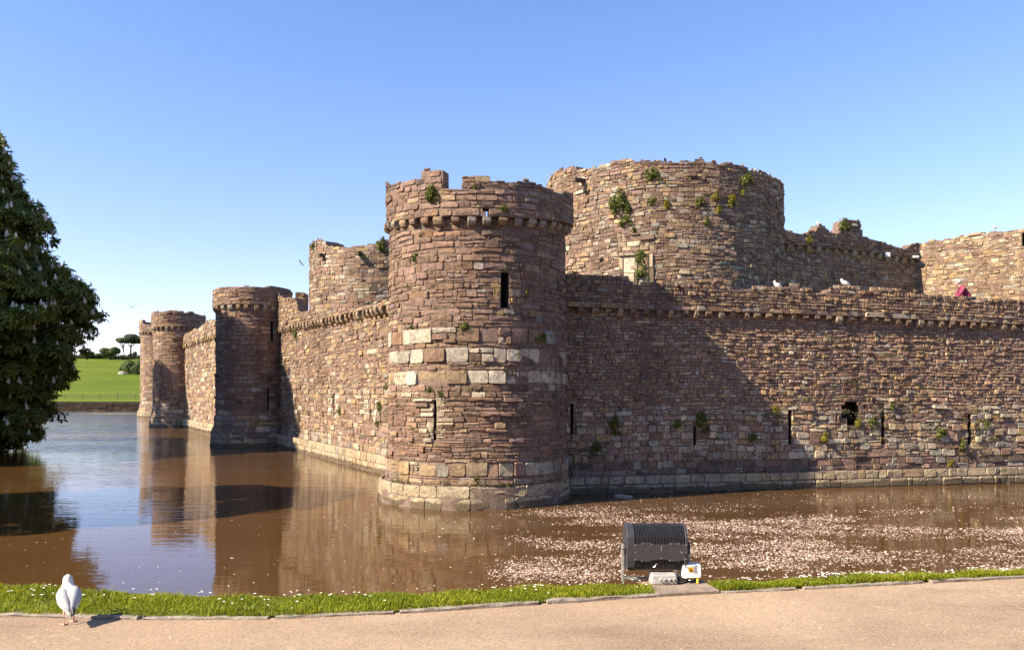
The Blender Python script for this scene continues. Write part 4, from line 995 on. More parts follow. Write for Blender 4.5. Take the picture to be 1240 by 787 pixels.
# ------------------------------------------------------------------ plants growing on the walls
def tuft(surf, x, y, px, label, mat='tuft', dep=.0, hang=.2, n=110):
    P, nn, u = surf.hit(x, y); Y = P[1]; s = px / F * Y * 1.35; px_ = rnd.uniform(.5, 1.2)
    t = thing('wall_plant', tuple(P), label, 'plant')
    q = rng.normal(size=(n, 3)); q /= np.linalg.norm(q, axis=1, keepdims=True); q *= (rng.random(n) ** .75)[:, None]; q[:, 0] += .35 * np.sign(np.sin(q[:, 2] * 4 + px * 3)) * rng.random(n); q[:, 2] -= .5 * np.abs(q[:, 0]) * rnd.uniform(-.6, 1)
    tang = np.array([-nn[1], nn[0], 0]); C = q[:, :1] * tang * s * .5 * px_ + np.abs(q[:, 1:2]) * nn * s * .35 + q[:, 2:] * np.array([0, 0, 1]) * s * .45
    C[:, 2] += (np.sin(q[:, 0] * 5) * .12 - hang * np.abs(q[:, 0])) * s
    leaves('foliage', C, q @ np.stack([tang, nn, [0, 0, 1]]) + nn * .6 + [0, 0, .4], rng.uniform(.6, 1.2, n) * max(.05, s * .20), M[mat], t, per=3, aspect=.5, local=True)
    bm = bmesh.new()
    for k in range(3): bm_tube(bm, [-.05 * nn, C[k * 7] * .5, C[k * 7] * .9], [.012 * s + .004, .008 * s + .003, .003], 5)
    mesh_bm('stem', bm, M['bark'], t)
for a in [
    (p1, 523, 232, 19, 'green tuft under the tall merlon on top of the front tower'), (p1, 610, 251, 9, 'small tuft on the front tower parapet right of the sky hole'), (p1, 575, 224, 7, 'tiny tuft near the parapet top of the front tower'),
    (s1, 503, 311, 10, 'green tuft on the upper left of the front tower'), (s1, 562, 394, 11, 'leafy tuft above the big pale blocks of the front tower'), (s1, 500, 394, 8, 'little tuft low on the left of the front tower shaft'),
    (s1, 637, 354, 9, 'dry tuft right of the upper slit of the front tower'), (s1, 654, 407, 14, 'dark tuft on the shaded right side of the front tower'), (s1, 627, 427, 10, 'yellow green tuft between pale blocks on the front tower', 'tuft_yellow'),
    (s1, 521, 470, 9, 'tuft just above the lower slit of the front tower'), (s1, 534, 476, 9, 'grassy tuft right above the lower slit of the front tower'), (s1, 642, 562, 11, 'green tuft low on the right of the front tower near its ledge'),
    (s1, 577, 579, 14, 'mossy yellow plant in the middle of the front tower ledge', 'tuft_yellow', .2), (s1, 511, 580, 8, 'yellow tuft left on the front tower ledge', 'tuft_yellow', .2), (s1, 528, 577, 8, 'mossy tuft beside the yellow one on the front tower ledge', 'tuft', .2), (s1, 541, 563, 8, 'small yellowish tuft over the front tower ledge', 'tuft_yellow'),
    (sG, 790, 209, 15, 'bushy plant near the rim of the great tower'), (sG, 750, 242, 24, 'largest green plant on the left of the great tower'), (sG, 757, 265, 13, 'plant under the largest one on the great tower'), (sG, 790, 243, 10, 'dark plant left of an ochre stone on the great tower'), (sG, 807, 246, 11, 'yellowish plant in the middle of the great tower', 'tuft_yellow'),
    (sG, 847, 244, 11, 'plant right of the middle of the great tower'), (sG, 867, 236, 10, 'plant at the shade line of the great tower', 'tuft_yellow'), (sG, 885, 242, 13, 'yellow plant on the shaded side of the great tower', 'tuft_yellow'), (sG, 903, 215, 15, 'dark plant near the rim on the right of the great tower'), (sG, 899, 232, 8, 'small bright plant under the dark one on the great tower', 'tuft_yellow'),
    (sG, 855, 267, 8, 'tiny plant low right of the middle of the great tower'), (sG, 870, 253, 10, 'low yellow plant at the shade line of the great tower', 'tuft_yellow'), (sG, 775, 308, 15, 'plant on top of the blocked window'), (sG, 777, 328, 16, 'plant hanging in the blocked window'), (sG, 768, 278, 7, 'tiny tuft above the blocked window'),
    (sH, 462, 296, 14, 'dark growth on the right hump of the ruined inner tower'), (sH, 380, 296, 10, 'green growth on the left hump of the ruined inner tower'),
    (sr, 848, 505, 17, 'ivy patch over the shaded slit of the right curtain wall'), (sr, 855, 520, 10, 'ivy sprig right of the shaded slit'), (sr, 744, 508, 16, 'ivy patch low on the shaded wall near the front tower'), (sr, 722, 540, 13, 'lowest ivy patch on the shaded wall'), (sr, 746, 522, 9, 'ivy sprig under the shaded patch'), (sr, 820, 512, 10, 'ivy left of the shaded slit'),
    (sr, 911, 528, 11, 'ivy at the edge of the tower shadow on the curtain wall'), (sr, 938, 495, 9, 'yellow tuft left of the first sunny slit', 'tuft_yellow'), (sr, 1039, 511, 9, 'bright yellow green plant in the corner of the wall breach', 'tuft_yellow'), (sr, 1056, 509, 11, 'green plant right of the wall breach'), (sr, 998, 529, 12, 'mossy cushion below left of the wall breach', 'tuft_yellow'),
    (sr, 1139, 522, 13, 'plant left of the last sunny slit on the curtain wall'), (sr, 1164, 538, 12, 'plant at the foot of the last sunny slit'), (sr, 1080, 490, 9, 'small plant above the third sunny slit'), (sr, 1194, 512, 9, 'small plant right of the last sunny slit'), (sr, 1151, 560, 8, 'yellow tuft low on the right of the curtain wall', 'tuft_yellow'),
    (sL, 461, 489, 13, 'green plant on the left wall close to the front tower'), (sL, 458, 510, 10, 'green sprig below the plant on the left wall'), (sL, 468, 467, 8, 'little plant above the one on the left wall'), (sL, 412, 497, 9, 'dry plant right of a pale slit on the left wall'), (sL, 359, 402, 11, 'mossy plant beneath the corbels at the far end of the left wall'),
    (pi_, 1022, 271, 13, 'green growth on the broken turret of the inner wall'), (pi_, 979, 289, 9, 'green tuft on the inner wall parapet near the great tower', 'tuft_yellow'),
]: tuft(*a)

# moss and dry grass in the joints
P, U = [], []
for surf, n, (ua, ub), (za, zb_) in ((sr, 150, (2.5, 26), (.95, 2.8)), (sr, 40, (2.5, 26), (2.8, 5.2)), (s1, 36, (-3.6, 3.6), (1.2, 7.8)), (sL, 50, (2, 28), (.8, 5.5)), (sG, 60, (-6, 6), (7.5, 13.4)), (s1, 14, (-3, 3), (.64, .72))):
    for _ in range(n):
        u, z_, m = rng.uniform(ua, ub), rng.uniform(za, zb_), int(rng.integers(5, 16)); c = surf.pos(u, z_, .015); nn = surf.normal(u); tg_ = np.array([-nn[1], nn[0], 0])
        r_ = rng.uniform(.05, .16); P.append(c + rng.normal(0, r_, (m, 1)) * tg_ + rng.normal(0, r_ * .35, (m, 1)) * np.array([0, 0, 1]) + rng.uniform(0, .03, (m, 1)) * nn); U.append(nn + rng.normal(0, .5, (m, 3)))
P = np.concatenate(P); U = np.concatenate(U)
o = leaves('wall_moss', P, U, rng.uniform(.03, .075, len(P)), M['moss'], None, per=3, aspect=.5); o['kind'] = 'stuff'

# ------------------------------------------------------------------ birds
def loft(name, secs, mat, parent, seg=14, smooth=True):
    """secs: (y, z, rx, rv, tilt) ellipses along a spine in the y-z plane"""
    bm = bmesh.new(); rings = []
    for y, z, rx, rv, tl in secs:
        u = Vector((0, -math.sin(tl), math.cos(tl)))
        rings.append([bm.verts.new(Vector((rx * math.cos(2 * math.pi * k / seg), y, z)) + u * rv * math.sin(2 * math.pi * k / seg)) for k in range(seg)])
    for a, b in zip(rings, rings[1:]):
        for k in range(seg): bm.faces.new((a[k], a[(k + 1) % seg], b[(k + 1) % seg], b[k]))
    bm.faces.new(rings[0][::-1]); bm.faces.new(rings[-1])
    return mesh_bm(name, bm, mat, parent, smooth)

def gull(loc, rz, label, detail=True, sc_=1.0, sit=False, group=None, mats=('gull_white', 'gull_grey'), name='gull', cat='bird', pitch=0.0):
    t = thing(name, loc, label, cat, group, rz); t.scale = (sc_, sc_, sc_); dz = -.085 if sit else 0
    body = [(-.150, .118, .008, .006, .5), (-.125, .128, .034, .022, .6), (-.085, .152, .062, .048, .62), (-.035, .180, .082, .068, .66), (.015, .208, .084, .076, .75), (.055, .238, .068, .066, .9), (.080, .264, .049, .049, 1.1), (.092, .286, .039, .040, 1.3), (.098, .304, .036, .038, 1.45), (.104, .322, .035, .037, 1.3), (.110, .338, .028, .030, 1.1), (.114, .350, .010, .012, 1.0)]
    b = loft('body', [(y, z + dz, rx, rv, tl) for y, z, rx, rv, tl in body], M[mats[0]], t, 16)
    for s in (-1, 1):
        w_ = [(-.165, .126, .008, .006, .5), (-.13, .150, .022, .020, .55), (-.09, .172, .036, .038, .58), (-.04, .198, .047, .054, .62), (.01, .226, .046, .062, .7), (.05, .248, .030, .044, .85), (.075, .264, .012, .020, 1.0)]
        o = loft('wing', [(y, z + dz, rx, rv, tl) for y, z, rx, rv, tl in w_], M[mats[1]], t, 10)
        for v in o.data.vertices:
            y = v.co.y; v.co.x += s * float(np.interp(y, [-.17, -.12, -.05, .02, .08], [.004, .018, .038, .042, .030]))
        if detail:
            tip = [(-.205, .098, .004, .003, .5), (-.18, .112, .012, .008, .5), (-.15, .132, .017, .014, .55), (-.118, .150, .010, .012, .6)]
            o = loft('wing_tip', [(y, z + dz + (.006 if s > 0 else 0), rx, rv, tl) for y, z, rx, rv, tl in tip], M['gull_black'], t, 8)
            for v in o.data.vertices: v.co.x += s * .006 + .012
    loft('tail', [(-.185, .110 + dz, .022, .004, .4), (-.15, .122 + dz, .030, .006, .4), (-.11, .135 + dz, .030, .010, .5)], M[mats[0] if name == 'gull' else mats[1]], t, 8)
    loft('beak', [(.135, .318 + dz, .013, .012, 1.5), (.165, .315 + dz, .009, .010, 1.5), (.186, .305 + dz, .003, .004, 1.5)], M['gull_beak' if name == 'gull' else 'gull_black'], t, 8)
    for s in (-1, 1):
        bm = bmesh.new(); bmesh.ops.create_icosphere(bm, subdivisions=1, radius=.005, matrix=Matrix.Translation((s * .031, .119, .327 + dz))); mesh_bm('eye', bm, M['gull_black'], t)
        if not sit:
            fwd = .035 if s > 0 else -.02
            bm = bmesh.new(); bm_tube(bm, [(s * .033, -.02, .150), (s * .034, -.012 + fwd * .4, .105), (s * .033, -.030 + fwd, .060), (s * .033, -.020 + fwd, .008)], [.017, .008, .0055, .006], 8)
            mesh_bm('leg', bm, M['gull_leg'], t, True)
            bm = bmesh.new(); c = Vector((s * .033, -.026 + fwd, .005))
            tips = [c + Vector((math.sin(a) * .055, math.cos(a) * .055, -.003)) for a in (-.55, 0, .55)]
            vs = [bm.verts.new(c + Vector((0, -.006, .006)))] + [bm.verts.new(p) for p in (tips[0], (tips[0] + tips[1]) / 2 * .96 + c * .04, tips[1], (tips[1] + tips[2]) / 2 * .96 + c * .04, tips[2])]
            for i in range(1, 5): bm.faces.new((vs[0], vs[i], vs[i + 1]))
            for p in tips: bm_tube(bm, [c, p], [.005, .003], 5)
            mesh_bm('foot', bm, M['gull_leg'], t)
    return t
gx, gy = gp(80, 754.5, PATH_Z)
gull((gx + .02, gy, PATH_Z + .002), R(33), 'white gull standing on the path at the lower left, seen from behind', sc_=.93)
P, n, u = pr.hit(1027, 348); gull((P[0], P[1] + .25, P[2] - .03), R(70), 'white gull standing on the parapet of the right curtain wall', False, 1.05)
P, n, u = pr.hit(945, 349); gull((P[0], P[1] + .25, P[2] - .01), R(95), 'white gull sitting low on the curtain wall parapet under the great tower', False, 1.1, True)
P, n, u = pi_.hit(993, 270.5); gull((P[0], P[1] + .25, P[2] - .05), R(60), 'tiny pale gull on the rubble of the inner wall', False, .9, True)
P, n, u = sg.hit(1203, 277.6); gull((P[0] + .2, P[1] + .2, P[2] - .02), R(80), 'tiny gull on top of the sunlit gatehouse', False, .85)
P, n, u = sG.hit(807, 195); gull((P[0], P[1] + .3, P[2] - .03), R(150), 'black jackdaw perched on the rim of the great tower', False, .75, False, None, ('crow', 'crow'), 'jackdaw')
P, n, u = sH.hit(400, 299); gull((P[0], P[1] + .3, P[2] - .03), R(-60), 'black jackdaw perched on the ruined inner tower', False, .7, False, None, ('crow', 'crow'), 'jackdaw')

def flying(loc, rz, span, label, mat, bank=0.0, name='gull'):
    t = thing(name, loc, label, 'bird', None, rz); t.rotation_euler = (0, bank, rz); k = span
    loft('body', [(-.22 * k, 0, .005 * k, .004 * k, 0), (-.14 * k, 0, .035 * k, .02 * k, 0), (0, 0, .055 * k, .05 * k, 0), (.1 * k, .005 * k, .04 * k, .04 * k, 0), (.16 * k, .01 * k, .03 * k, .03 * k, 0), (.21 * k, 0, .006 * k, .006 * k, 0)], mat, t, 10)
    for s in (-1, 1):
        bm = bmesh.new(); st_ = [(0, .07, -.06, .01), (.12, .09, -.05, .07), (.25, .08, -.04, .10), (.38, .03, -.05, .09), (.5, -.06, -.08, .06)]
        rows = []
        for x, yl, yt, z in st_: rows.append([bm.verts.new((s * x * k, yl * k, z * k)), bm.verts.new((s * x * k, (yl + yt) / 2 * k, z * k + .012 * k)), bm.verts.new((s * x * k, yt * k, z * k)), bm.verts.new((s * x * k, (yl + yt) / 2 * k, z * k - .004 * k))])
        for a, b in zip(rows, rows[1:]):
            for i in range(4): bm.faces.new((a[i], b[i], b[(i + 1) % 4], a[(i + 1) % 4]))
        bm.faces.new(rows[0]); bm.faces.new(rows[-1][::-1]); mesh_bm('wing', bm, mat, t)
flying(fpos(160, 372, 95), R(25), 1.45, 'gull gliding with raised wings in the sky over the field', M['crow'], -.1)  # gull coloured near black so it shows as a silhouette against the sky
flying(fpos(364.5, 319, 55), R(80), .75, 'small pale bird flying beside the ruined inner tower', M['gull_grey'], .5, 'bird')

# moorhen at the foot of the left wall
P, n, u = pLl.hit(424, 559.5); Yw = P[1] - .6; c = ((424 - HX) / F * Yw, Yw, .0)
t = thing('moorhen', (c[0], F * CAMH / (562 - HY), 0), 'dark water bird floating at the foot of the left curtain wall', 'bird', None, R(-70)); t.scale = (1.15, 1.15, 1.15)
loft('body', [(-.22, .13, .01, .006, .2), (-.17, .10, .05, .03, .2), (-.08, .06, .09, .07, .1), (.03, .055, .10, .08, 0), (.11, .07, .07, .07, .3), (.15, .12, .04, .045, .9), (.165, .17, .034, .038, 1.2), (.175, .20, .034, .034, 1.0), (.18, .225, .012, .012, 1)], M['crow'], t)
loft('beak', [(.205, .195, .012, .011, 1.5), (.245, .185, .003, .003, 1.5)], M['gull_beak'], t, 8)

# ------------------------------------------------------------------ the floodlight and its boxes
SZ = PATH_Z + .03
fY = F * (CAMH - SZ) / (705.5 - HY); mpp = fY / F; S0 = 0.0
fx = lambda x: (x - HX) * mpp
fzz = lambda y: CAMH + (HY - y) * mpp
bm = bmesh.new(); q = [gp(x, y, SZ) for x, y in SLABQ]
q2 = q
top = [bm.verts.new((x, y, SZ)) for x, y in q2]; bot = [bm.verts.new((x, y, PATH_Z - .06)) for x, y in q2]
bm.faces.new(top); bm.faces.new(bot[::-1])
for i in range(4): bm.faces.new((top[i], bot[i], bot[(i + 1) % 4], top[(i + 1) % 4]))
bmesh.ops.recalc_face_normals(bm, faces=bm.faces); bmesh.ops.bevel(bm, geom=list(bm.edges), offset=.008, segments=1, affect='EDGES')
o = mesh_bm('concrete_slab', bm, M['slab']); tag(o, 'brown concrete slab in the grass under the floodlight', 'slab', None, 'thing')
fc = Vector((fx(796), fY + .10, 0))
fl = thing('floodlight', (fc.x, fc.y, SZ), 'large black finned floodlight facing the castle, seen from behind', 'floodlight')
Wd = (832 - 759) * mpp; z0, z1 = fzz(690), fzz(637); H = z1 - z0
def sect(off):   # outline of the housing in (y, z): back is rounded, toward -y
    H2 = H
    pts = [(.17, .02), (.17, H2 * .80), (.12, H2 * .97), (.05, H2), (-.03, H2 * .985), (-.085, H2 * .90), (-.115, H2 * .74), (-.12, H2 * .5), (-.12, H2 * .25), (-.112, H2 * .08), (-.09, .0), (.05, 0)]
    c = Vector((.03, H2 * .5)); return [(y + (off if y > .03 else -off) * .8, z + off * (1 if z > H2 / 2 else -1) * .6) for y, z in pts]
def extr(bm, pts, xa, xb, zz0):
    a = [bm.verts.new((xa, y, z + zz0)) for y, z in pts]; b = [bm.verts.new((xb, y, z + zz0)) for y, z in pts]
    bm.faces.new(a); bm.faces.new(b[::-1])
    for i in range(len(pts)): bm.faces.new((a[i], b[i], b[(i + 1) % len(pts)], a[(i + 1) % len(pts)]))
zl = z0 - SZ
bm = bmesh.new(); extr(bm, sect(-.018), -Wd / 2 + .02, Wd / 2 - .02, zl); mesh_bm('housing', bm, M['fin'], fl)
bm = bmesh.new(); nf = 34
for i in range(nf):
    x = -Wd / 2 + .075 + (Wd - .11) * i / (nf - 1); extr(bm, sect(.002), x - .0027, x + .0027, zl)
mesh_bm('cooling_fins', bm, M['black'], fl)
for s, wd_ in ((-1, .062), (1, .022)):
    bm = bmesh.new(); x = s * (Wd / 2 - wd_ / 2); extr(bm, sect(.007), x - wd_ / 2, x + wd_ / 2, zl); bmesh.ops.bevel(bm, geom=list(bm.edges), offset=.004, segments=1, affect='EDGES'); mesh_bm('end_cap', bm, M['panel'], fl)
# ribs of the left end cap: bolted cover plate with its ears
py0, py1 = fzz(677) - SZ, fzz(657.5) - SZ
bm = bmesh.new(); xl, xr = fx(767) - fc.x, fx(831) - fc.x; pm = (py0 + py1) / 2
prof = [(xl, py0), (xl, py1)]
def ear(xa, xb, z, s): return [(xa - .012, z), (xa, z + s * .011), (xb, z + s * .011), (xb + .014, z - s * .004)]
prof += ear(fx(777) - fc.x, fx(787) - fc.x, py1, 1) + [(fx(799) - fc.x, py1 - .006)] + [(fx(809) - fc.x, py1 - .003), (fx(811) - fc.x, py1 + .009), (fx(821) - fc.x, py1 + .009), (fx(823) - fc.x, py1)] + [(xr, py1), (xr, py0)]
prof += [(fx(823) - fc.x, py0), (fx(821) - fc.x, py0 - .008), (fx(810) - fc.x, py0 - .008), (fx(808) - fc.x, py0 + .006), (fx(799) - fc.x, py0 + .009), (fx(788) - fc.x, py0 + .003), (fx(786) - fc.x, py0 - .009), (fx(776) - fc.x, py0 - .009), (fx(774) - fc.x, py0)]
a = [bm.verts.new((x, -.142, z)) for x, z in prof]; b = [bm.verts.new((x, -.09, z)) for x, z in prof]
bm.faces.new(a); bm.faces.new(b[::-1])
for i in range(len(prof)): bm.faces.new((a[i], b[i], b[(i + 1) % len(prof)], a[(i + 1) % len(prof)]))
plate = mesh_bm('cover_plate', bm, M['panel'], fl)
for x, y in ((768.5, 659), (768.5, 667.5), (768.5, 676), (778, 657), (788, 657.5), (800, 661), (800, 674.5), (811, 657), (821, 657), (829.5, 658.5), (829.5, 667), (829, 675.5), (776, 677.6), (809.5, 677)):
    bm = bmesh.new(); c = Vector((fx(x) - fc.x, -.145, fzz(y) - SZ)); bm_cyl(bm, c + Vector((0, .01, 0)), c - Vector((0, .004, 0)), .0042, .0036, 8); mesh_bm('bolt', bm, M['bolt'], plate)
bm = bmesh.new(); bm_box(bm, (fx(800) - fc.x, -.1435, fzz(663.5) - SZ), (.0022, .004, .03)); mesh_bm('seam', bm, M['bolt'], plate)
# worn raised maker's mark, no longer readable
bm = bmesh.new()
for i, (x, w_, s) in enumerate(((793.5, .012, 1), (796, .005, -1), (798.2, .013, 1), (801, .009, -1), (803.2, .012, 1), (806, .011, 1))):
    bm_box(bm, (fx(x) - fc.x, -.1428, fzz(668.5) - SZ), (w_, .003, .0022), 0, Matrix.Rotation(s * .5 * (i % 2), 4, 'Y'))
    bm_box(bm, (fx(x) - fc.x + w_ * .3, -.1428, fzz(668.2) - SZ), (.002, .003, .011), 0, Matrix.Rotation(.35 * s, 4, 'Y'))
mesh_bm('raised_mark', bm, flat_mat('worn_paint', (.075, .072, .078), .5), plate)
# small leaf-like scrap caught in the lower fins
bm = bmesh.new(); bm_tube(bm, [(fx(790.5) - fc.x, -.125, fzz(685.5) - SZ), (fx(792.5) - fc.x, -.13, fzz(684.5) - SZ), (fx(793.6) - fc.x, -.13, fzz(682) - SZ), (fx(795.5) - fc.x, -.125, fzz(681.5) - SZ)], [.003, .004, .004, .002], 6); mesh_bm('handle_clip', bm, M['bolt'], fl)
# stirrup bracket with pivots
bx = fx(756.8) - fc.x; xr2 = fx(838) - fc.x
bm = bmesh.new(); bm_box(bm, (bx, .03, (fzz(662) - SZ) / 2 - .01), (.022, .05, fzz(662) - SZ + .02), .003); mesh_bm('bracket_arm', bm, M['steel'], fl)
bm = bmesh.new(); bm_box(bm, (xr2, .03, (fzz(662) - SZ) / 2 - .01), (.02, .05, fzz(662) - SZ + .02), .003); mesh_bm('bracket_arm', bm, M['steel'], fl)
bm = bmesh.new(); bm_box(bm, ((bx + xr2) / 2, .03, .012), (xr2 - bx, .05, .012), .002); mesh_bm('bracket_foot', bm, M['steel'], fl)
for x, d in ((bx, 1), (xr2, -1)):
    bm = bmesh.new(); zc = fzz(666) - SZ
    bm_cyl(bm, (x + d * .005, .0, zc), (x + d * .045, .0, zc), .055 if d < 0 else .045, .05, 20); mesh_bm('pivot_disc', bm, M['black'], fl, False)
    bm = bmesh.new(); bm_cyl(bm, (x - d * .018, .0, zc), (x, .0, zc), .011, .011, 6); mesh_bm('pivot_bolt', bm, M['bolt'], fl)
# glass front, turned to the castle
bm = bmesh.new(); bm_box(bm, (0, .175, zl + H * .42), (Wd - .06, .012, H * .72), .003); mesh_bm('front_glass', bm, M['steel'], fl)

# aluminium junction box with four glands
jb = thing('junction_box', (fx(803), fY - .06, SZ), 'silver aluminium junction box with four cable glands, on the slab', 'junction box', None, R(3))
jw, jh, jd = (819 - 787.5) * mpp, (707.5 - 696) * mpp, .14
bm = bmesh.new(); bm_box(bm, (0, jd / 2, jh / 2), (jw, jd, jh), .008); 
for v in bm.verts:
    if v.co.z > jh * .6: v.co.x *= .93
mesh_bm('box_body', bm, M['alu'], jb)
bm = bmesh.new(); bm_box(bm, (0, jd / 2, jh + .003), (jw * .9, jd * .92, .012), .004); lid = mesh_bm('lid', bm, M['alu'], jb)
for sx in (-1, 1):
    for sy in (.12, .88):
        bm = bmesh.new(); bm_cyl(bm, (sx * jw * .4, jd * sy, jh + .007), (sx * jw * .4, jd * sy, jh + .013), .005, .005, 8); mesh_bm('screw', bm, M['bolt'], lid)
for x in (799, 804.5, 810.5, 816):
    bm = bmesh.new(); gxx = fx(x) - fx(803); bm_cyl(bm, (gxx, .004, jh * .45), (gxx, -.012, jh * .45), .0155, .0155, 12); g_ = mesh_bm('cable_gland', bm, M['alu'], jb)
    bm = bmesh.new(); bm_cyl(bm, (gxx, -.010, jh * .45), (gxx, -.022, jh * .45), .010, .009, 10); mesh_bm('gland_plug', bm, M['black'], g_)

# white box on two stubs, with a yellow warning sticker
wb = thing('control_box', (fx(837), fY - .02, SZ), 'white plastic box with a yellow warning sticker beside the floodlight', 'electrical box', None, R(4))
ww, zb0, zb1 = (848.5 - 826.5) * mpp, fzz(699) - SZ, fzz(682.5) - SZ
bm = bmesh.new(); bm_box(bm, (0, .05, (zb0 + zb1) / 2), (ww, .09, zb1 - zb0), .006); mesh_bm('box_body', bm, M['white'], wb)
bm = bmesh.new(); bm_box(bm, (.004, -.001, (zb0 + zb1) / 2 - .003), (ww * .97, .02, (zb1 - zb0) * .9), .004); lid = mesh_bm('lid', bm, M['white'], wb)
for sx in (-1, 1):
    for zz in (zb0 + .016, zb1 - .022):
        bm = bmesh.new(); bm_cyl(bm, (sx * ww * .44, -.009, zz), (sx * ww * .44, -.0135, zz), .004, .004, 8); mesh_bm('screw', bm, M['steel'], lid)
sx0 = fx(835.5) - fx(837); szc = fzz(688.2) - SZ
bm = bmesh.new(); bm_box(bm, (sx0, -.0125, szc), (.042, .002, .044)); stk = mesh_bm('warning_sticker', bm, M['yellow'], wb)
bm = bmesh.new(); pts = [(-.012, .000), (0, .020), (.012, .000)]
a = [bm.verts.new((sx0 + x, -.0145, szc + z)) for x, z in pts]; bm.faces.new(a)
pin = [(-.0085, .002), (0, .0165), (.0085, .002)]
tri = mesh_bm('warning_triangle', bm, M['ink'], stk)
bm = bmesh.new(); a = [bm.verts.new((sx0 + x, -.0152, szc + z)) for x, z in pin]; bm.faces.new(a); mesh_bm('triangle_field', bm, M['yellow'], stk)
bm = bmesh.new(); bolt = [(.001, .013), (-.003, .0075), (-.0003, .0075), (-.0015, .0032), (.003, .0085), (.0005, .0085)]
a = [bm.verts.new((sx0 + x, -.0159, szc + z)) for x, z in bolt]; bm.faces.new(a); mesh_bm('bolt_symbol', bm, M['ink'], stk)
bm = bmesh.new()
for k in range(3): bm_box(bm, (sx0, -.0140, szc - .006 - k * .0048), (.028 - .006 * (k == 2), .001, .0022))
mesh_bm('printed_lines', bm, M['ink'], stk)
for x in (832, 844):
    bm = bmesh.new(); bm_cyl(bm, (fx(x) - fx(837), .05, 0), (fx(x) - fx(837), .05, zb0 + .005), .017, .014, 12); mesh_bm('gland_leg', bm, M['black'], wb)
bm = bmesh.new()
for z_, r_ in ((.010, .012), (.030, .012)): bmesh.ops.create_uvsphere(bm, u_segments=12, v_segments=8, radius=r_, matrix=Matrix.Translation((fx(844) - fx(837), -.005, z_)))
bm_cyl(bm, (fx(844) - fx(837), -.005, .01), (fx(844) - fx(837), -.005, .045), .005, .005, 8); mesh_bm('yellow_plug', bm, M['ylw'], wb)
# cables
def cable(pts, r_, label, name='cable'):
    p = [Vector(q) for q in pts]; p = [p[0]] + p + [p[-1]]; out = []
    for a, b, c, d in zip(p, p[1:], p[2:], p[3:]):
        for k in range(6):
            u = k / 6; out.append(.5 * (2 * b + (c - a) * u + (2 * a - 5 * b + 4 * c - d) * u * u + (3 * b - a - 3 * c + d) * u ** 3))
    out.append(p[-1]); bm = bmesh.new(); bm_tube(bm, out, [r_] * len(out), 8)
    o = mesh_bm(name, bm, M['cable'], None, True); return tag(o, label, 'cable', None, 'thing')
yb = fc.y - .142
cable([(fx(822.5), yb + .01, fzz(666.5)), (fx(822.5), yb - .02, fzz(666)), (fx(824.5), yb - .04, fzz(668)), (fx(826.5), yb - .035, fzz(674)), (fx(828), yb - .02, fzz(682)), (fx(829.5), fY + .06, fzz(690)), (fx(831), fY + .08, fzz(703))], .0055, 'black cable from the floodlight cover plate down behind the white box')
cable([(fx(826.8), fY + .03, fzz(688)), (fx(823), fY + .02, fzz(686.5)), (fx(819.5), fY + .01, fzz(690)), (fx(820), fY - .0, fzz(695)), (fx(823), fY + .0, fzz(697)), (fx(822), fY + .01, fzz(702)), (fx(819), fY + .03, SZ + .012)], .011, 'thick black cable looping between the white box and the silver box')
cable([(fx(818), fY + .02, SZ + .02), (fx(822), fY - .03, SZ + .012), (fx(827), fY - .02, SZ + .012), (fx(832), fY + .03, SZ + .015)], .009, 'short black cable lying on the slab below the white box')
cable([(bx + fc.x, fY + .12, SZ + .02), (fx(770), fY + .05, SZ + .015), (fx(780), fY + .05, SZ + .03), (fx(789), fY + .04, SZ + .035)], .006, 'thin dark cable running from the bracket to the silver box')

# white lamp boxes on the inner wall
P, n, u = pi_.hit(1073.5, 309); t = thing('wall_lamp', tuple(P), 'small white lamp box on the shaded inner wall', 'lamp')
bm = bmesh.new(); bm_box(bm, (0, -.1, 0), (.30, .2, .26), .02); mesh_bm('lamp_housing', bm, M['white'], t); bm = bmesh.new(); bm_box(bm, (0, -.02, -.2), (.06, .1, .2), .01); mesh_bm('bracket', bm, M['steel'], t)
P, n, u = pi_.hit(1107, 311.5); t = thing('wall_lamp', tuple(P), 'pale slanted lamp in the corner by the sunlit gatehouse', 'lamp')
bm = bmesh.new(); bm_box(bm, (0, -.15, 0), (.34, .34, .12), .02, Matrix.Rotation(.25, 4, 'X')); mesh_bm('lamp_housing', bm, M['white'], t); bm = bmesh.new(); bm_box(bm, (0, -.05, -.12), (.2, .2, .12), .02); mesh_bm('bracket', bm, M['black'], t)
# a loose pale stone lying at the foot of the curtain wall
bm = bmesh.new(); bm_box(bm, (0, 0, 0), (.55, .3, .12), .03, Matrix.Rotation(.12, 4, 'Y'))
for v in bm.verts: v.co += Vector((rnd.gauss(0, .01),) * 3)
o = mesh_bm('loose_stone', bm, M['kerb']); X_, Y_ = gp(755, 603.5, .0); o.location = (X_, Y_, .04); tag(o, 'loose flat stone in the water at the shaded foot of the curtain wall', 'stone', None, 'thing')

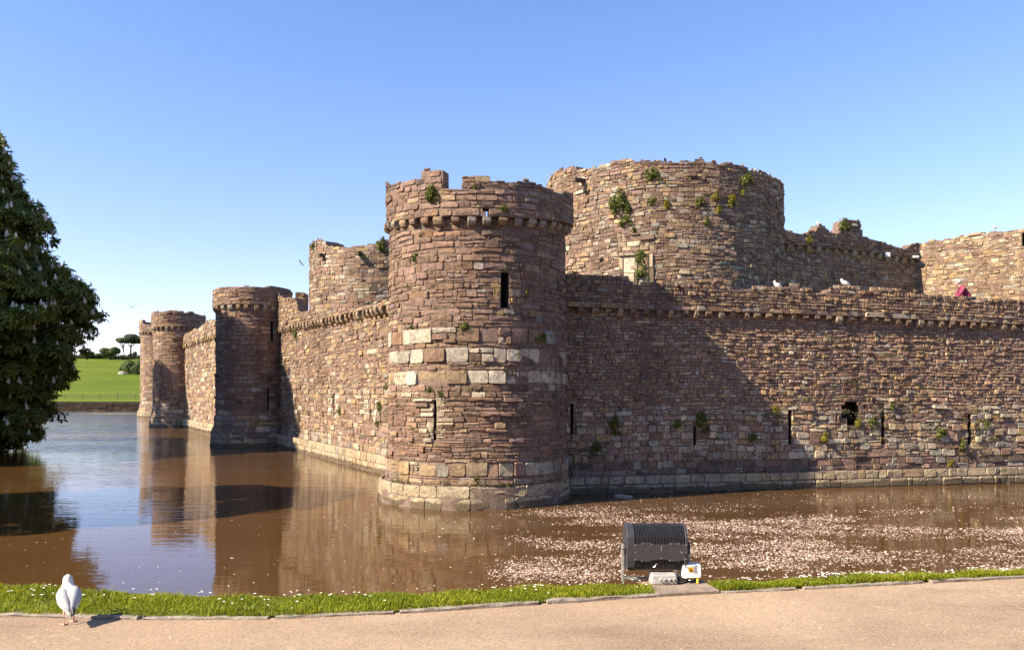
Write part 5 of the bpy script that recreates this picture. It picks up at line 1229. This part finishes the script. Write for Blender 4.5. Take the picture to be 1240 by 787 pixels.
# ------------------------------------------------------------------ the person on the wall walk
def skin_fig(name, joints, edges, root, mat, parent, sub=2):
    me = bpy.data.meshes.new(name); names = list(joints); me.from_pydata([joints[k][:3] for k in names], [(names.index(a), names.index(b)) for a, b in edges], [])
    o = bpy.data.objects.new(name, me); link(o, parent); me.materials.append(mat)
    m = o.modifiers.new('skin', 'SKIN'); m.use_smooth_shade = True
    for v, k in zip(me.skin_vertices[0].data, names): r_ = joints[k][3]; v.radius = (r_, joints[k][4] if len(joints[k]) > 4 else r_); v.use_root = (k == root)
    o.modifiers.new('sub', 'SUBSURF').levels = sub; o.modifiers['sub'].render_levels = sub
    return o
P, n, u = pr.hit(1170, 366, 0); back_ = 1.15; px_, py_ = P[0] - n[0] * back_, P[1] - n[1] * back_; px_ = (1169.5 - HX) / F * py_
wz_ = float(zcr(sr.u_of_x(1170)))
pn = thing('person', (px_, py_, wz_), 'person in a magenta jacket leaning forward behind the curtain wall parapet', 'person', None, R(75))
zoff = (CAMH + (HY - 345.5) / F * py_) - wz_ - 1.50
J = {'pelvis': (0, -.12, .92, .15, .12), 'waist': (0, -.04, 1.08, .13, .10), 'chest': (0, .10, 1.27, .16, .12), 'neck0': (0, .2, 1.39, .07), 'neck': (0, .25, 1.43, .055), 'head': (0, .30, 1.50, .082, .098), 'crown': (0, .31, 1.575, .065, .08)}
E = [('pelvis', 'waist'), ('waist', 'chest'), ('chest', 'neck0'), ('neck0', 'neck'), ('neck', 'head'), ('head', 'crown')]
for s, k in ((-1, 'l'), (1, 'r')):
    J.update({'sh' + k: (s * .19, .14, 1.33, .06), 'el' + k: (s * .25, .24, 1.06, .045), 'wr' + k: (s * .20, .44, .98, .030), 'ha' + k: (s * .19, .52, .97, .036, .018), 'hip' + k: (s * .10, -.12, .88, .09), 'kn' + k: (s * .11, -.06, .49, .06), 'an' + k: (s * .11, -.12, .09, .042), 'to' + k: (s * .12, .06, .035, .035)})
    E += [('chest', 'sh' + k), ('sh' + k, 'el' + k), ('el' + k, 'wr' + k), ('wr' + k, 'ha' + k), ('pelvis', 'hip' + k), ('hip' + k, 'kn' + k), ('kn' + k, 'an' + k), ('an' + k, 'to' + k)]
    for i, (dx, ln) in enumerate(((-.024, .062), (-.008, .075), (.008, .07), (.023, .055))):
        J['f%d%s' % (i, k)] = (s * .19 + dx, .555, .965, .009); J['g%d%s' % (i, k)] = (s * .19 + dx * 1.3, .555 + ln, .945, .007); E += [('ha' + k, 'f%d%s' % (i, k)), ('f%d%s' % (i, k), 'g%d%s' % (i, k))]
    J['t' + k] = (s * (.19 - .05), .53, .955, .009); E.append(('ha' + k, 't' + k))
body = skin_fig('body', J, E, 'pelvis', M['skin'], pn)
JK = {k: (v[0], v[1], v[2], v[3] + .022, (v[4] if len(v) > 4 else v[3]) + .022) for k, v in J.items() if k in ('pelvis', 'waist', 'chest', 'neck0', 'shl', 'shr', 'ell', 'elr', 'wrl', 'wrr')}
jk = skin_fig('jacket', JK, [e for e in E if e[0] in JK and e[1] in JK], 'pelvis', M['jacket'], pn)
JT = {k: (v[0], v[1], v[2], v[3] + .015, (v[4] if len(v) > 4 else v[3]) + .015) for k, v in J.items() if k in ('pelvis', 'hipl', 'hipr', 'knl', 'knr', 'anl', 'anr')}
skin_fig('trousers', JT, [e for e in E if e[0] in JT and e[1] in JT], 'pelvis', M['trouser'], pn)
bm = bmesh.new(); bmesh.ops.create_uvsphere(bm, u_segments=18, v_segments=12, radius=.112, matrix=Matrix.Translation((0, .275, 1.555)) @ Matrix.Diagonal((.92, 1.05, 1.0, 1)))
for v in list(bm.verts):
    if v.co.y > .33 and v.co.z < 1.57: bm.verts.remove(v)
mesh_bm('hair', bm, M['hair'], pn, True)
for s in (-1, 1):
    bm = bmesh.new(); bmesh.ops.create_icosphere(bm, subdivisions=1, radius=.011, matrix=Matrix.Translation((s * .032, .392, 1.52))); mesh_bm('eye', bm, M['ink'], pn)
    bm = bmesh.new(); bmesh.ops.create_icosphere(bm, subdivisions=1, radius=.022, matrix=Matrix.Translation((s * .088, .30, 1.51)) @ Matrix.Diagonal((.4, .8, 1.3, 1))); mesh_bm('ear', bm, M['skin'], pn)
bm = bmesh.new(); bm_cyl(bm, (0, .385, 1.515), (0, .415, 1.485), .008, .016, 8); mesh_bm('nose', bm, M['skin'], pn)
bm = bmesh.new(); bm_box(bm, (0, .392, 1.462), (.045, .012, .010), .003); mesh_bm('mouth', bm, flat_mat('lips', (.38, .14, .12), .5), pn)
pn.location.z = max(wz_, wz_ + zoff)
